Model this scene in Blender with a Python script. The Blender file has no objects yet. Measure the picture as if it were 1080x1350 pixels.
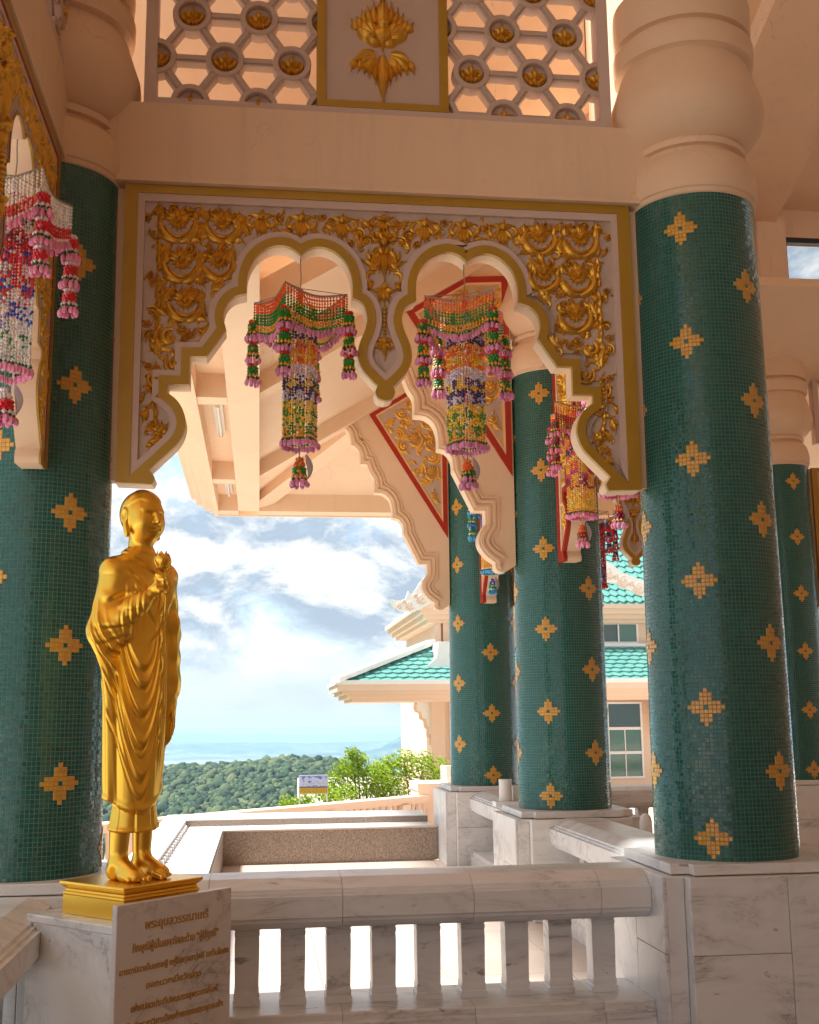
import bpy, bmesh, math, random
import numpy as np
from mathutils import Vector, Matrix
from mathutils.geometry import tessellate_polygon

scene = bpy.context.scene
COL = scene.collection
PI = math.pi
USE_HAZE = True
rnd = random.Random(7)

# ------------------------------------------------------------------ camera
def make_camera():
    cd = bpy.data.cameras.new('camera')
    cam = bpy.data.objects.new('camera', cd)
    COL.objects.link(cam)
    pitch, roll, yaw = math.radians(10.034), math.radians(-0.635), math.radians(7.375)
    fwd = Vector((math.sin(yaw) * math.cos(pitch), math.cos(yaw) * math.cos(pitch), math.sin(pitch)))
    right = Vector((math.cos(yaw), -math.sin(yaw), 0))
    up = right.cross(fwd)
    r2 = right * math.cos(roll) + up * math.sin(roll)
    u2 = -right * math.sin(roll) + up * math.cos(roll)
    m = Matrix((r2, u2, -fwd)).transposed().to_4x4()
    m.translation = Vector((0, 0, 1.64))
    cam.matrix_world = m
    cd.sensor_fit = 'HORIZONTAL'
    cd.sensor_width = 36.0
    cd.lens = 36.0 * 1530.83 / 1080.0
    cd.clip_start = 0.05
    cd.clip_end = 90000
    scene.camera = cam
make_camera()

# ------------------------------------------------------------------ light and exposure
SUN_TO = Vector((-0.52, 0.02, 0.85)).normalized()
SUN_EL = math.asin(SUN_TO.z)
SUN_AZ = math.atan2(SUN_TO.x, SUN_TO.y)
scene.view_settings.view_transform = 'Standard'
scene.view_settings.look = 'None'
scene.view_settings.gamma = 1.0
scene.view_settings.use_curve_mapping = False
scene.view_settings.exposure = 2.5
scene.cycles.max_bounces = 10
scene.cycles.diffuse_bounces = 6
scene.cycles.glossy_bounces = 4
scene.cycles.volume_bounces = 1
scene.cycles.sample_clamp_indirect = 6.0
scene.cycles.use_denoising = True

def make_world():
    w = bpy.data.worlds.new('World')
    scene.world = w
    w.use_nodes = True
    nt = w.node_tree
    N, L = nt.nodes, nt.links
    N.clear()
    out = N.new('ShaderNodeOutputWorld')
    sky = N.new('ShaderNodeTexSky')
    sky.sky_type = 'NISHITA'
    sky.sun_disc = False
    sky.sun_elevation = SUN_EL
    sky.sun_rotation = SUN_AZ
    sky.altitude = 300
    bg1 = N.new('ShaderNodeBackground')
    bg1.inputs[1].default_value = 0.06
    L.new(sky.outputs[0], bg1.inputs[0])
    tc = N.new('ShaderNodeTexCoord')
    def math_(op, a, b=None, clamp=False):
        n = N.new('ShaderNodeMath'); n.operation = op; n.use_clamp = clamp
        for i, v in enumerate((a, b)):
            if v is None: continue
            if isinstance(v, (int, float)): n.inputs[i].default_value = v
            else: L.new(v, n.inputs[i])
        return n.outputs[0]
    def noise(scale, off, zs, detail=9, rough=0.55, dist=0.25):
        mp = N.new('ShaderNodeMapping')
        mp.inputs['Location'].default_value = off
        mp.inputs['Scale'].default_value = (1, 1, zs)
        L.new(tc.outputs['Generated'], mp.inputs[0])
        n = N.new('ShaderNodeTexNoise')
        n.inputs['Scale'].default_value = scale
        n.inputs['Detail'].default_value = detail
        n.inputs['Roughness'].default_value = rough
        n.inputs['Distortion'].default_value = dist
        L.new(mp.outputs[0], n.inputs['Vector'])
        return n.outputs['Fac']
    def ramp(fac, stops):
        r = N.new('ShaderNodeValToRGB')
        r.color_ramp.interpolation = 'EASE'
        els = r.color_ramp.elements
        while len(els) < len(stops): els.new(0.5)
        for e, (p, c) in zip(els, stops): e.position = p; e.color = (*c, 1)
        L.new(fac, r.inputs[0])
        return r.outputs[0]
    def mix(f, a, b):
        m = N.new('ShaderNodeMix'); m.data_type = 'RGBA'
        if isinstance(f, (int, float)): m.inputs[0].default_value = f
        else: L.new(f, m.inputs[0])
        for i, v in ((6, a), (7, b)):
            if isinstance(v, tuple): m.inputs[i].default_value = (*v, 1)
            else: L.new(v, m.inputs[i])
        return m.outputs[2]
    OFF = (2.3, 0.4, 1.1)
    big = noise(3.2, OFF, 2.6, 4, 0.5, 0.2)
    puff = noise(9.0, (1.2, 3.3, 0.7), 1.8, 12, 0.62, 0.30)
    up = noise(9.0, (1.2, 3.3, 0.7 + 0.034), 1.8, 12, 0.62, 0.30)      # the same cloud a little higher: lit tops, grey bases
    mask = ramp(math_('ADD', math_('MULTIPLY', big, 0.55), math_('MULTIPLY', puff, 0.45)), [(0.34, (0.25, 0.25, 0.25)), (0.47, (1, 1, 1))])
    dens = math_('ADD', math_('MULTIPLY', puff, 0.9), math_('MULTIPLY', big, 0.45))
    litv = math_('ADD', math_('MULTIPLY', math_('SUBTRACT', puff, up), 3.4), dens)
    ccol = ramp(litv, [(0.40, (0.44, 0.54, 0.66)), (0.58, (0.60, 0.68, 0.76)), (0.76, (0.78, 0.83, 0.87)), (1.02, (0.97, 0.97, 0.97))])
    bg2 = N.new('ShaderNodeBackground')
    L.new(ccol, bg2.inputs[0]); bg2.inputs[1].default_value = 0.212
    # pale bright band towards the horizon
    sx = N.new('ShaderNodeSeparateXYZ'); L.new(tc.outputs['Generated'], sx.inputs[0])
    hz = ramp(math_('ABSOLUTE', sx.outputs[2]), [(0.02, (1, 1, 1)), (0.085, (0, 0, 0))])
    bg3 = N.new('ShaderNodeBackground')
    bg3.inputs[0].default_value = (0.66, 0.78, 0.87, 1); bg3.inputs[1].default_value = 0.205
    ms = N.new('ShaderNodeMixShader'); L.new(mask, ms.inputs[0]); L.new(bg1.outputs[0], ms.inputs[1]); L.new(bg2.outputs[0], ms.inputs[2])
    mh = N.new('ShaderNodeMixShader'); L.new(math_('MULTIPLY', hz, 0.8), mh.inputs[0]); L.new(ms.outputs[0], mh.inputs[1]); L.new(bg3.outputs[0], mh.inputs[2])
    L.new(mh.outputs[0], out.inputs[0])
make_world()

def make_sun():
    ld = bpy.data.lights.new('sun', 'SUN')
    ld.energy = 2.05
    ld.angle = math.radians(7.0)
    ld.color = (1.0, 0.965, 0.92)
    o = bpy.data.objects.new('sun', ld)
    COL.objects.link(o)
    o.rotation_euler = SUN_TO.to_track_quat('Z', 'Y').to_euler()
    o.location = SUN_TO * 60
make_sun()

# ------------------------------------------------------------------ materials
def mat_base(name):
    m = bpy.data.materials.new(name)
    m.use_nodes = True
    nt = m.node_tree
    return m, nt.nodes, nt.links, nt.nodes['Principled BSDF']

def nmath(N, L, op, a, b=None, c=None):
    n = N.new('ShaderNodeMath'); n.operation = op
    for i, v in enumerate((a, b, c)):
        if v is None: continue
        if isinstance(v, (int, float)): n.inputs[i].default_value = v
        else: L.new(v, n.inputs[i])
    return n.outputs[0]

def nmix(N, L, f, a, b, mode='MIX'):
    m = N.new('ShaderNodeMix'); m.data_type = 'RGBA'; m.blend_type = mode
    if isinstance(f, (int, float)): m.inputs[0].default_value = f
    else: L.new(f, m.inputs[0])
    for i, v in ((6, a), (7, b)):
        if isinstance(v, tuple): m.inputs[i].default_value = (*v, 1)
        else: L.new(v, m.inputs[i])
    return m.outputs[2]

def nnoise(N, L, vec, scale, detail=5, rough=0.55, dist=0.0):
    n = N.new('ShaderNodeTexNoise')
    n.inputs['Scale'].default_value = scale
    n.inputs['Detail'].default_value = detail
    n.inputs['Roughness'].default_value = rough
    n.inputs['Distortion'].default_value = dist
    if vec is not None: L.new(vec, n.inputs['Vector'])
    return n.outputs['Fac']

def nramp(N, L, fac, stops):
    r = N.new('ShaderNodeValToRGB')
    els = r.color_ramp.elements
    while len(els) < len(stops): els.new(0.5)
    for e, (p, c) in zip(els, stops):
        e.position = p; e.color = (*c, 1)
    L.new(fac, r.inputs[0])
    return r.outputs[0]

def nbump(N, L, h, strength, dist, bsdf):
    b = N.new('ShaderNodeBump')
    b.inputs['Strength'].default_value = strength
    b.inputs['Distance'].default_value = dist
    L.new(h, b.inputs['Height'])
    L.new(b.outputs[0], bsdf.inputs['Normal'])
    return b

def paint(name, col, rough=0.6, vary=0.12, scale=2.5, bump=0.15, metallic=0.0, spec=0.4, dirt=None):
    m, N, L, B = mat_base(name)
    g = N.new('ShaderNodeNewGeometry')
    n1 = nnoise(N, L, g.outputs['Position'], scale, 6, 0.6)
    n2 = nnoise(N, L, g.outputs['Position'], scale * 18, 4, 0.6)
    lo = tuple(c * (1 - vary) for c in col); hi = tuple(min(1, c * (1 + vary * 0.6)) for c in col)
    c = nmix(N, L, n1, lo, hi)
    if dirt:
        n3 = nnoise(N, L, g.outputs['Position'], scale * 1.7, 9, 0.72, 1.2)
        f = nramp(N, L, n3, [(0.60, (0, 0, 0)), (0.78, (0.55, 0.55, 0.55))])
        c = nmix(N, L, f, c, dirt)
    if dirt:
        # streaks that run down the plaster, and a few hairline cracks
        mp = N.new('ShaderNodeMapping'); mp.inputs['Scale'].default_value = (5.5, 5.5, 0.45); L.new(g.outputs['Position'], mp.inputs[0])
        st = nramp(N, L, nnoise(N, L, mp.outputs[0], 1.0, 5, 0.65, 0.4), [(0.54, (0, 0, 0)), (0.80, (0.32, 0.32, 0.32))])
        c = nmix(N, L, st, c, dirt)
        vo = N.new('ShaderNodeTexVoronoi'); vo.feature = 'DISTANCE_TO_EDGE'; vo.inputs['Scale'].default_value = 0.75
        wv = N.new('ShaderNodeTexNoise'); wv.inputs['Scale'].default_value = 3.0; wv.inputs['Detail'].default_value = 6; L.new(g.outputs['Position'], wv.inputs['Vector'])
        va = N.new('ShaderNodeVectorMath'); va.operation = 'MULTIPLY_ADD'; va.inputs[1].default_value = (0.5, 0.5, 0.5); L.new(wv.outputs['Color'], va.inputs[0]); L.new(g.outputs['Position'], va.inputs[2])
        L.new(va.outputs[0], vo.inputs['Vector'])
        ck = nramp(N, L, vo.outputs['Distance'], [(0.0, (0.7, 0.7, 0.7)), (0.0035, (0, 0, 0))])
        area = nramp(N, L, nnoise(N, L, g.outputs['Position'], 0.9, 3, 0.5), [(0.56, (0, 0, 0)), (0.66, (1, 1, 1))])
        c = nmix(N, L, nmath(N, L, 'MULTIPLY', ck, area), c, tuple(v * 0.35 for v in col))
    L.new(c, B.inputs['Base Color'])
    B.inputs['Metallic'].default_value = metallic
    B.inputs['Specular IOR Level'].default_value = spec
    L.new(nmath(N, L, 'MULTIPLY_ADD', n2, 0.22, rough - 0.11), B.inputs['Roughness'])
    nbump(N, L, n2, bump, 0.004, B)
    return m

def cast_gold(name, col, rough):
    m, N, L, B = mat_base(name)
    g = N.new('ShaderNodeNewGeometry')
    n1 = nnoise(N, L, g.outputs['Position'], 4.0, 3, 0.5)
    L.new(nmix(N, L, n1, tuple(c * 0.92 for c in col), col), B.inputs['Base Color'])
    B.inputs['Metallic'].default_value = 0.9
    L.new(nmath(N, L, 'MULTIPLY_ADD', n1, 0.10, rough - 0.05), B.inputs['Roughness'])
    return m

def marble(name, base, vein, scale=1.0, rough=0.28):
    m, N, L, B = mat_base(name)
    g = N.new('ShaderNodeNewGeometry')
    oi = N.new('ShaderNodeObjectInfo')
    add = N.new('ShaderNodeVectorMath'); add.operation = 'ADD'
    cx = N.new('ShaderNodeCombineXYZ')
    L.new(nmath(N, L, 'MULTIPLY', oi.outputs['Random'], 13.0), cx.inputs[0])
    L.new(nmath(N, L, 'MULTIPLY', oi.outputs['Random'], 7.0), cx.inputs[2])
    L.new(g.outputs['Position'], add.inputs[0]); L.new(cx.outputs[0], add.inputs[1])
    P = add.outputs[0]
    n1 = nnoise(N, L, P, 1.5 * scale, 7, 0.62, 0.8)
    m2 = N.new('ShaderNodeMapping'); m2.inputs['Rotation'].default_value = (0.5, 0.75, 0.35); m2.inputs['Scale'].default_value = (0.55, 1.9, 1.9); L.new(P, m2.inputs[0])
    n2 = nnoise(N, L, m2.outputs[0], 1.7 * scale, 9, 0.62, 0.9)
    ridge = nmath(N, L, 'ABSOLUTE', nmath(N, L, 'SUBTRACT', n2, 0.5))
    v = nramp(N, L, ridge, [(0.0, (0.8, 0.8, 0.8)), (0.012, (0.32, 0.32, 0.32)), (0.085, (0, 0, 0))])
    area = nramp(N, L, n1, [(0.42, (0, 0, 0)), (0.66, (1, 1, 1))])
    c0 = nmix(N, L, n1, tuple(b * 0.86 for b in base), tuple(min(1, b * 1.06) for b in base))
    c1 = nmix(N, L, nmath(N, L, 'MULTIPLY', v, area), c0, vein)
    mp = N.new('ShaderNodeMapping'); mp.inputs['Rotation'].default_value = (0.4, 0.6, 0.5); mp.inputs['Scale'].default_value = (1.0, 2.6, 2.6); L.new(P, mp.inputs[0])
    fl = nramp(N, L, nnoise(N, L, mp.outputs[0], 7.0 * scale, 5, 0.6, 0.6), [(0.66, (0, 0, 0)), (0.73, (0.75, 0.75, 0.75))])
    c1 = nmix(N, L, fl, c1, vein)
    L.new(c1, B.inputs['Base Color'])
    n3 = nnoise(N, L, P, 60, 3)
    L.new(nmath(N, L, 'MULTIPLY_ADD', n3, 0.06, rough + 0.02), B.inputs['Roughness'])
    return m

def speckle(name, cols, scale=90, rough=0.5):
    m, N, L, B = mat_base(name)
    g = N.new('ShaderNodeNewGeometry')
    n1 = nnoise(N, L, g.outputs['Position'], scale, 3, 0.7)
    n2 = nnoise(N, L, g.outputs['Position'], scale * 0.4, 4, 0.6)
    c = nramp(N, L, n1, [(0.36, cols[0]), (0.5, cols[1]), (0.64, cols[2])])
    c = nmix(N, L, nmath(N, L, 'MULTIPLY', n2, 0.35), c, cols[1])
    L.new(c, B.inputs['Base Color'])
    B.inputs['Roughness'].default_value = rough
    nbump(N, L, n1, 0.12, 0.003, B)
    return m

def mosaic(name, col_a, col_b, grout, unit=0.02327):
    """Glazed mosaic: UV is in tiles; every tile leans its own way and has its own tone, joints are recessed."""
    m, N, L, B = mat_base(name)
    uv = N.new('ShaderNodeUVMap'); uv.uv_map = 'tiles'
    s = N.new('ShaderNodeSeparateXYZ'); L.new(uv.outputs[0], s.inputs[0])
    fu = nmath(N, L, 'FRACT', s.outputs[0]); fv = nmath(N, L, 'FRACT', s.outputs[1])
    iu = nmath(N, L, 'FLOOR', s.outputs[0]); iv = nmath(N, L, 'FLOOR', s.outputs[1])
    cell = N.new('ShaderNodeCombineXYZ'); L.new(iu, cell.inputs[0]); L.new(iv, cell.inputs[1])
    wn = N.new('ShaderNodeTexWhiteNoise'); wn.noise_dimensions = '3D'; L.new(cell.outputs[0], wn.inputs['Vector'])
    sc = N.new('ShaderNodeSeparateColor'); L.new(wn.outputs['Color'], sc.inputs[0])
    du = nmath(N, L, 'ABSOLUTE', nmath(N, L, 'SUBTRACT', fu, 0.5)); dv = nmath(N, L, 'ABSOLUTE', nmath(N, L, 'SUBTRACT', fv, 0.5))
    edge = nmath(N, L, 'MAXIMUM', du, dv)
    jn = N.new('ShaderNodeMapRange'); jn.interpolation_type = 'SMOOTHSTEP'
    L.new(edge, jn.inputs[0]); jn.inputs[1].default_value = 0.405; jn.inputs[2].default_value = 0.455
    joint = jn.outputs[0]
    big = nnoise(N, L, cell.outputs[0], 0.11, 4, 0.6)
    t = nmath(N, L, 'ADD', nmath(N, L, 'MULTIPLY', sc.outputs[0], 0.55), nmath(N, L, 'MULTIPLY', big, 0.5))
    c = nmix(N, L, t, col_a, col_b)
    c = nmix(N, L, joint, c, grout)
    L.new(c, B.inputs['Base Color'])
    r = nmath(N, L, 'ADD', nmath(N, L, 'MULTIPLY_ADD', sc.outputs[1], 0.10, 0.07), nmath(N, L, 'MULTIPLY', joint, 0.5))
    L.new(r, B.inputs['Roughness'])
    B.inputs['Specular IOR Level'].default_value = 0.62
    tilt = nmath(N, L, 'ADD', nmath(N, L, 'MULTIPLY', nmath(N, L, 'SUBTRACT', sc.outputs[2], 0.5), nmath(N, L, 'SUBTRACT', fu, 0.5)),
                 nmath(N, L, 'MULTIPLY', nmath(N, L, 'SUBTRACT', sc.outputs[1], 0.5), nmath(N, L, 'SUBTRACT', fv, 0.5)))
    h = nmath(N, L, 'SUBTRACT', nmath(N, L, 'MULTIPLY', tilt, 0.09), nmath(N, L, 'MULTIPLY', joint, 0.10))
    nbump(N, L, h, 1.0, unit, B)
    return m

def beads_mat(name, rough=0.35):
    m, N, L, B = mat_base(name)
    a = N.new('ShaderNodeAttribute'); a.attribute_name = 'tone'
    L.new(a.outputs['Color'], B.inputs['Base Color'])
    B.inputs['Roughness'].default_value = rough
    B.inputs['Subsurface Weight'].default_value = 0.0
    return m

def foliage(name, c0, c1, c2, scale=0.8, trans=0.25, isl=0.6):
    m, N, L, B = mat_base(name)
    g = N.new('ShaderNodeNewGeometry')
    n1 = nnoise(N, L, g.outputs['Position'], scale, 4, 0.7)
    rp = g.outputs['Random Per Island']
    t = nmath(N, L, 'ADD', nmath(N, L, 'MULTIPLY', rp, isl), nmath(N, L, 'MULTIPLY_ADD', n1, 1.0 - isl if isl else 1.7, 0.0 if isl else -0.35))
    c = nramp(N, L, t, [(0.2, c0), (0.5, c1), (0.8, c2)])
    L.new(c, B.inputs['Base Color'])
    B.inputs['Roughness'].default_value = 0.55
    B.inputs['Specular IOR Level'].default_value = 0.25
    if trans:
        tr = N.new('ShaderNodeBsdfTranslucent'); L.new(c, tr.inputs[0])
        mx = N.new('ShaderNodeMixShader'); mx.inputs[0].default_value = trans
        out = N['Material Output']
        L.new(B.outputs[0], mx.inputs[1]); L.new(tr.outputs[0], mx.inputs[2]); L.new(mx.outputs[0], out.inputs[0])
    return m

M = {}
M['cream'] = paint('cream_paint', (0.79, 0.57, 0.385), 0.66, 0.12, 1.3, 0.16, dirt=(0.50, 0.35, 0.235))
M['cream_light'] = paint('pale_cream_paint', (0.83, 0.61, 0.415), 0.62, 0.09, 1.4, 0.12, dirt=(0.68, 0.47, 0.30))
M['field'] = paint('cream_pink_ground', (0.55, 0.43, 0.36), 0.7, 0.18, 6.0, 0.3)
M['moulding'] = paint('pink_moulding', (0.62, 0.47, 0.40), 0.62, 0.08, 4.0, 0.1)
M['gold_paint'] = paint('gold_paint', (0.44, 0.255, 0.022), 0.36, 0.16, 5.0, 0.25, 0.25, 0.6)
M['gilt'] = paint('gilt_relief', (0.80, 0.47, 0.07), 0.34, 0.35, 16.0, 0.35, 0.75, 0.5)
M['gilt_bright'] = paint('bright_gilt_relief', (0.80, 0.45, 0.08), 0.42, 0.25, 14.0, 0.3, 0.35, 0.5)
M['red'] = paint('red_paint', (0.42, 0.028, 0.012), 0.45, 0.15, 5.0, 0.1)
M['maroon'] = paint('maroon_paint', (0.30, 0.012, 0.02), 0.45, 0.15, 5.0, 0.1)
M['statue'] = cast_gold('statue_gold', (0.93, 0.56, 0.07), 0.30)
M['hall_floor'] = marble('hall_floor_stone', (0.30, 0.25, 0.22), (0.12, 0.10, 0.09), 0.8, 0.25)
M['marble'] = marble('veined_marble', (0.79, 0.785, 0.775), (0.22, 0.19, 0.18))
M['marble_white'] = marble('white_marble', (0.74, 0.735, 0.73), (0.38, 0.39, 0.41), 1.0, 0.3)
M['granite'] = speckle('brown_granite', ((0.12, 0.09, 0.07), (0.28, 0.215, 0.168), (0.46, 0.375, 0.31)))
M['tile_floor'] = marble('pale_floor_stone', (0.56, 0.47, 0.40), (0.42, 0.33, 0.27), 0.8, 0.3)
M['teal'] = mosaic('teal_mosaic', (0.001, 0.062, 0.050), (0.005, 0.132, 0.106), (0.10, 0.21, 0.175))
M['yellow'] = mosaic('amber_mosaic', (0.62, 0.28, 0.012), (0.80, 0.39, 0.025), (0.60, 0.42, 0.18))
M['beads'] = beads_mat('garland_beads')
M['cord'] = paint('cord', (0.35, 0.30, 0.24), 0.7)
M['yellow_cord'] = paint('yellow_cord', (0.75, 0.55, 0.08), 0.7)
M['foil_leaf'] = paint('silver_leaf', (0.55, 0.52, 0.56), 0.35, 0.2, 8, 0.2, 0.3)
M['peach'] = paint('pavilion_paint', (0.76, 0.55, 0.405), 0.65, 0.06, 1.0, 0.08)
M['white_paint'] = paint('white_paint', (0.80, 0.77, 0.72), 0.5, 0.06, 2.0, 0.08)
M['roof_teal'] = paint('glazed_roof', (0.12, 0.32, 0.285), 0.25, 0.25, 3.0, 0.1, 0.0, 0.6)
M['black'] = paint('black_frame', (0.02, 0.02, 0.022), 0.4)
M['glass_dark'] = paint('dark_glass', (0.05, 0.09, 0.085), 0.06, 0.3, 1.0, 0.0, 0.0, 0.8)
M['glass_green'] = paint('green_glass', (0.07, 0.16, 0.12), 0.06, 0.3, 1.0, 0.0, 0.0, 0.8)
M['lamp_white'] = paint('lamp_enamel', (0.78, 0.74, 0.68), 0.35)
M['tube'] = paint('lamp_tube', (0.85, 0.80, 0.74), 0.25)
M['inscription'] = paint('gold_inscription', (0.55, 0.30, 0.05), 0.4, 0.3, 30, 0.2, 0.3)
M['asphalt'] = paint('paved_ground', (0.58, 0.51, 0.44), 0.8, 0.15, 0.6)
M['slope'] = paint('grassy_slope', (0.10, 0.15, 0.05), 0.9, 0.4, 0.05)
M['plain'] = foliage('far_plain', (0.03, 0.055, 0.035), (0.06, 0.10, 0.05), (0.30, 0.29, 0.20), 0.0011, 0, 0)
M['hill'] = foliage('far_hill', (0.015, 0.035, 0.02), (0.05, 0.09, 0.045), (0.17, 0.20, 0.11), 0.0045, 0, 0)
M['wood'] = foliage('hillside_wood', (0.018, 0.046, 0.018), (0.042, 0.085, 0.028), (0.13, 0.165, 0.06), 0.028, 0)
def leafy_bump(m):
    N, L = m.node_tree.nodes, m.node_tree.links
    g = N.new('ShaderNodeNewGeometry')
    nbump(N, L, nnoise(N, L, g.outputs['Position'], 0.9, 4, 0.7), 1.0, 1.6, N['Principled BSDF'])
leafy_bump(M['wood'])
M['leaf'] = foliage('bright_leaf', (0.12, 0.22, 0.012), (0.26, 0.40, 0.02), (0.44, 0.52, 0.05), 1.4, 0.4)
M['bark'] = paint('bark', (0.16, 0.11, 0.07), 0.85, 0.3, 12, 0.5)

# ------------------------------------------------------------------ mesh helpers
class MB:
    def __init__(s):
        s.v = []; s.f = []; s.mi = []; s.cur = 0; s.col = []; s.tone = None
    def add(s, verts, faces, mi=None):
        o = len(s.v)
        s.v.extend(tuple(p) for p in verts)
        s.f.extend(tuple(i + o for i in f) for f in faces)
        s.mi.extend([s.cur if mi is None else mi] * len(faces))
        if s.tone is not None: s.col.extend([s.tone] * len(verts))
    def box(s, x0, y0, z0, x1, y1, z1, taper=0.0, mi=None):
        v = [(x0, y0, z0), (x1, y0, z0), (x1, y1, z0), (x0, y1, z0), (x0 + taper, y0 + taper, z1), (x1 - taper, y0 + taper, z1), (x1 - taper, y1 - taper, z1), (x0 + taper, y1 - taper, z1)]
        s.add(v, [(3, 2, 1, 0), (4, 5, 6, 7), (0, 1, 5, 4), (1, 2, 6, 5), (2, 3, 7, 6), (3, 0, 4, 7)], mi)
    def lathe(s, prof, seg=32, cx=0, cy=0, a0=0.0, a1=2 * PI, cap=True, mi=None):
        full = abs(a1 - a0 - 2 * PI) < 1e-6
        n = seg if full else seg + 1
        v = []
        for r, z in prof:
            for i in range(n):
                a = a0 + (a1 - a0) * i / seg
                v.append((cx + r * math.cos(a), cy + r * math.sin(a), z))
        f = []
        for k in range(len(prof) - 1):
            for i in range(seg):
                j = (i + 1) % n
                f.append((k * n + i, k * n + j, (k + 1) * n + j, (k + 1) * n + i))
        if cap and full:
            f.append(tuple(range(n - 1, -1, -1)))
            f.append(tuple((len(prof) - 1) * n + i for i in range(n)))
        s.add(v, f, mi)
    def tube(s, pts, r, seg=6, mi=None, closed=False):
        pts = [Vector(p) for p in pts]
        rs = r if isinstance(r, (list, tuple)) else [r] * len(pts)
        v = []; f = []
        n = len(pts)
        ref = Vector((0.12, 0.31, 0.94))
        for i, p in enumerate(pts):
            a = pts[(i - 1) % n] if closed else pts[max(i - 1, 0)]
            b = pts[(i + 1) % n] if closed else pts[min(i + 1, n - 1)]
            t = (b - a).normalized()
            u = t.cross(ref)
            if u.length < 0.05: u = t.cross(Vector((1, 0, 0)))
            u.normalize(); w = t.cross(u)
            for k in range(seg):
                an = 2 * PI * k / seg
                v.append(p + (u * math.cos(an) + w * math.sin(an)) * rs[i])
        m = n if closed else n - 1
        for i in range(m):
            for k in range(seg):
                a = i * seg + k; b = i * seg + (k + 1) % seg
                c = ((i + 1) % n) * seg + (k + 1) % seg; d = ((i + 1) % n) * seg + k
                f.append((a, b, c, d))
        if not closed:
            f.append(tuple(range(seg - 1, -1, -1))); f.append(tuple((n - 1) * seg + k for k in range(seg)))
        s.add(v, f, mi)
    def sphere(s, c, r, seg=8, rings=5, mi=None):
        rx, ry, rz = r if isinstance(r, (tuple, list)) else (r, r, r)
        v = [(c[0], c[1], c[2] + rz)]
        for j in range(1, rings):
            th = PI * j / rings
            for i in range(seg):
                a = 2 * PI * i / seg
                v.append((c[0] + rx * math.sin(th) * math.cos(a), c[1] + ry * math.sin(th) * math.sin(a), c[2] + rz * math.cos(th)))
        v.append((c[0], c[1], c[2] - rz))
        f = [(0, 1 + i, 1 + (i + 1) % seg) for i in range(seg)]
        for j in range(rings - 2):
            for i in range(seg):
                a = 1 + j * seg + i; b = 1 + j * seg + (i + 1) % seg
                f.append((a, a + seg, b + seg, b))
        e = len(v) - 1; o = 1 + (rings - 2) * seg
        f += [(o + i, e, o + (i + 1) % seg) for i in range(seg)]
        s.add(v, f, mi)
    def bead(s, c, rx, rz):
        x, y, z = c
        v = [(x, y, z + rz), (x + rx, y, z), (x, y + rx, z), (x - rx, y, z), (x, y - rx, z), (x, y, z - rz)]
        s.add(v, [(0, 1, 2), (0, 2, 3), (0, 3, 4), (0, 4, 1), (5, 2, 1), (5, 3, 2), (5, 4, 3), (5, 1, 4)])
    def prism(s, poly, y0, y1, mi_front=None, mi_side=None, back=True):
        """polygon in (x, z) extruded from y0 (front, facing -y) to y1"""
        n = len(poly)
        tris = tessellate_polygon([[Vector((p[0], p[1], 0)) for p in poly]])
        area = sum(poly[i][0] * poly[(i + 1) % n][1] - poly[(i + 1) % n][0] * poly[i][1] for i in range(n))
        vf = [(p[0], y0, p[1]) for p in poly]; vb = [(p[0], y1, p[1]) for p in poly]
        F = []
        for t in tris:
            a = [poly[i] for i in t]
            ar = (a[1][0] - a[0][0]) * (a[2][1] - a[0][1]) - (a[2][0] - a[0][0]) * (a[1][1] - a[0][1])
            F.append(tuple(t) if ar > 0 else tuple(reversed(t)))
        s.add(vf, F, mi_front)
        if back: s.add(vb, [tuple(reversed(t)) for t in F], mi_side)
        S = []
        for i in range(n):
            j = (i + 1) % n
            S.append((i, n + i, n + j, j) if area > 0 else (j, n + j, n + i, i))
        s.add(vf + vb, S, mi_side)
    def ring(s, outer, inner, y0, y1, mi=None):
        """plate between two closed outlines in (x, z), front at y0, going back to y1"""
        po = [Vector((p[0], p[1], 0)) for p in outer]; pi = [Vector((p[0], p[1], 0)) for p in inner]
        tris = tessellate_polygon([po, pi])
        allp = list(outer) + list(inner)
        F = []
        for t in tris:
            a = [allp[i] for i in t]
            ar = (a[1][0] - a[0][0]) * (a[2][1] - a[0][1]) - (a[2][0] - a[0][0]) * (a[1][1] - a[0][1])
            if abs(ar) < 1e-12: continue
            F.append(tuple(t) if ar > 0 else tuple(reversed(t)))
        s.add([(p[0], y0, p[1]) for p in allp], F, mi)
        for loop, flip in ((outer, False), (inner, True)):
            n = len(loop)
            area = sum(loop[i][0] * loop[(i + 1) % n][1] - loop[(i + 1) % n][0] * loop[i][1] for i in range(n))
            v = [(p[0], y0, p[1]) for p in loop] + [(p[0], y1, p[1]) for p in loop]
            S = []
            for i in range(n):
                j = (i + 1) % n
                q = (i, n + i, n + j, j)
                S.append(q if (area > 0) != flip else tuple(reversed(q)))
            s.add(v, S, mi)
    def mesh(s, name, mats, smooth=False, auto=None):
        me = bpy.data.meshes.new(name)
        me.from_pydata(s.v, [], s.f)
        for m in (mats if isinstance(mats, (list, tuple)) else [mats]): me.materials.append(m)
        if any(s.mi): me.polygons.foreach_set('material_index', s.mi)
        if s.col:
            ca = me.color_attributes.new('tone', 'FLOAT_COLOR', 'POINT')
            ca.data.foreach_set('color', [x for c in s.col for x in (c[0], c[1], c[2], 1.0)])
        if smooth: me.polygons.foreach_set('use_smooth', [True] * len(me.polygons))
        me.update()
        if smooth and auto is not None:
            sharp_by_angle(me, auto)
        return me
    def build(s, name, mats, parent=None, smooth=False, auto=None, loc=None):
        return link(name, s.mesh(name, mats, smooth, auto), parent, loc)

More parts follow.
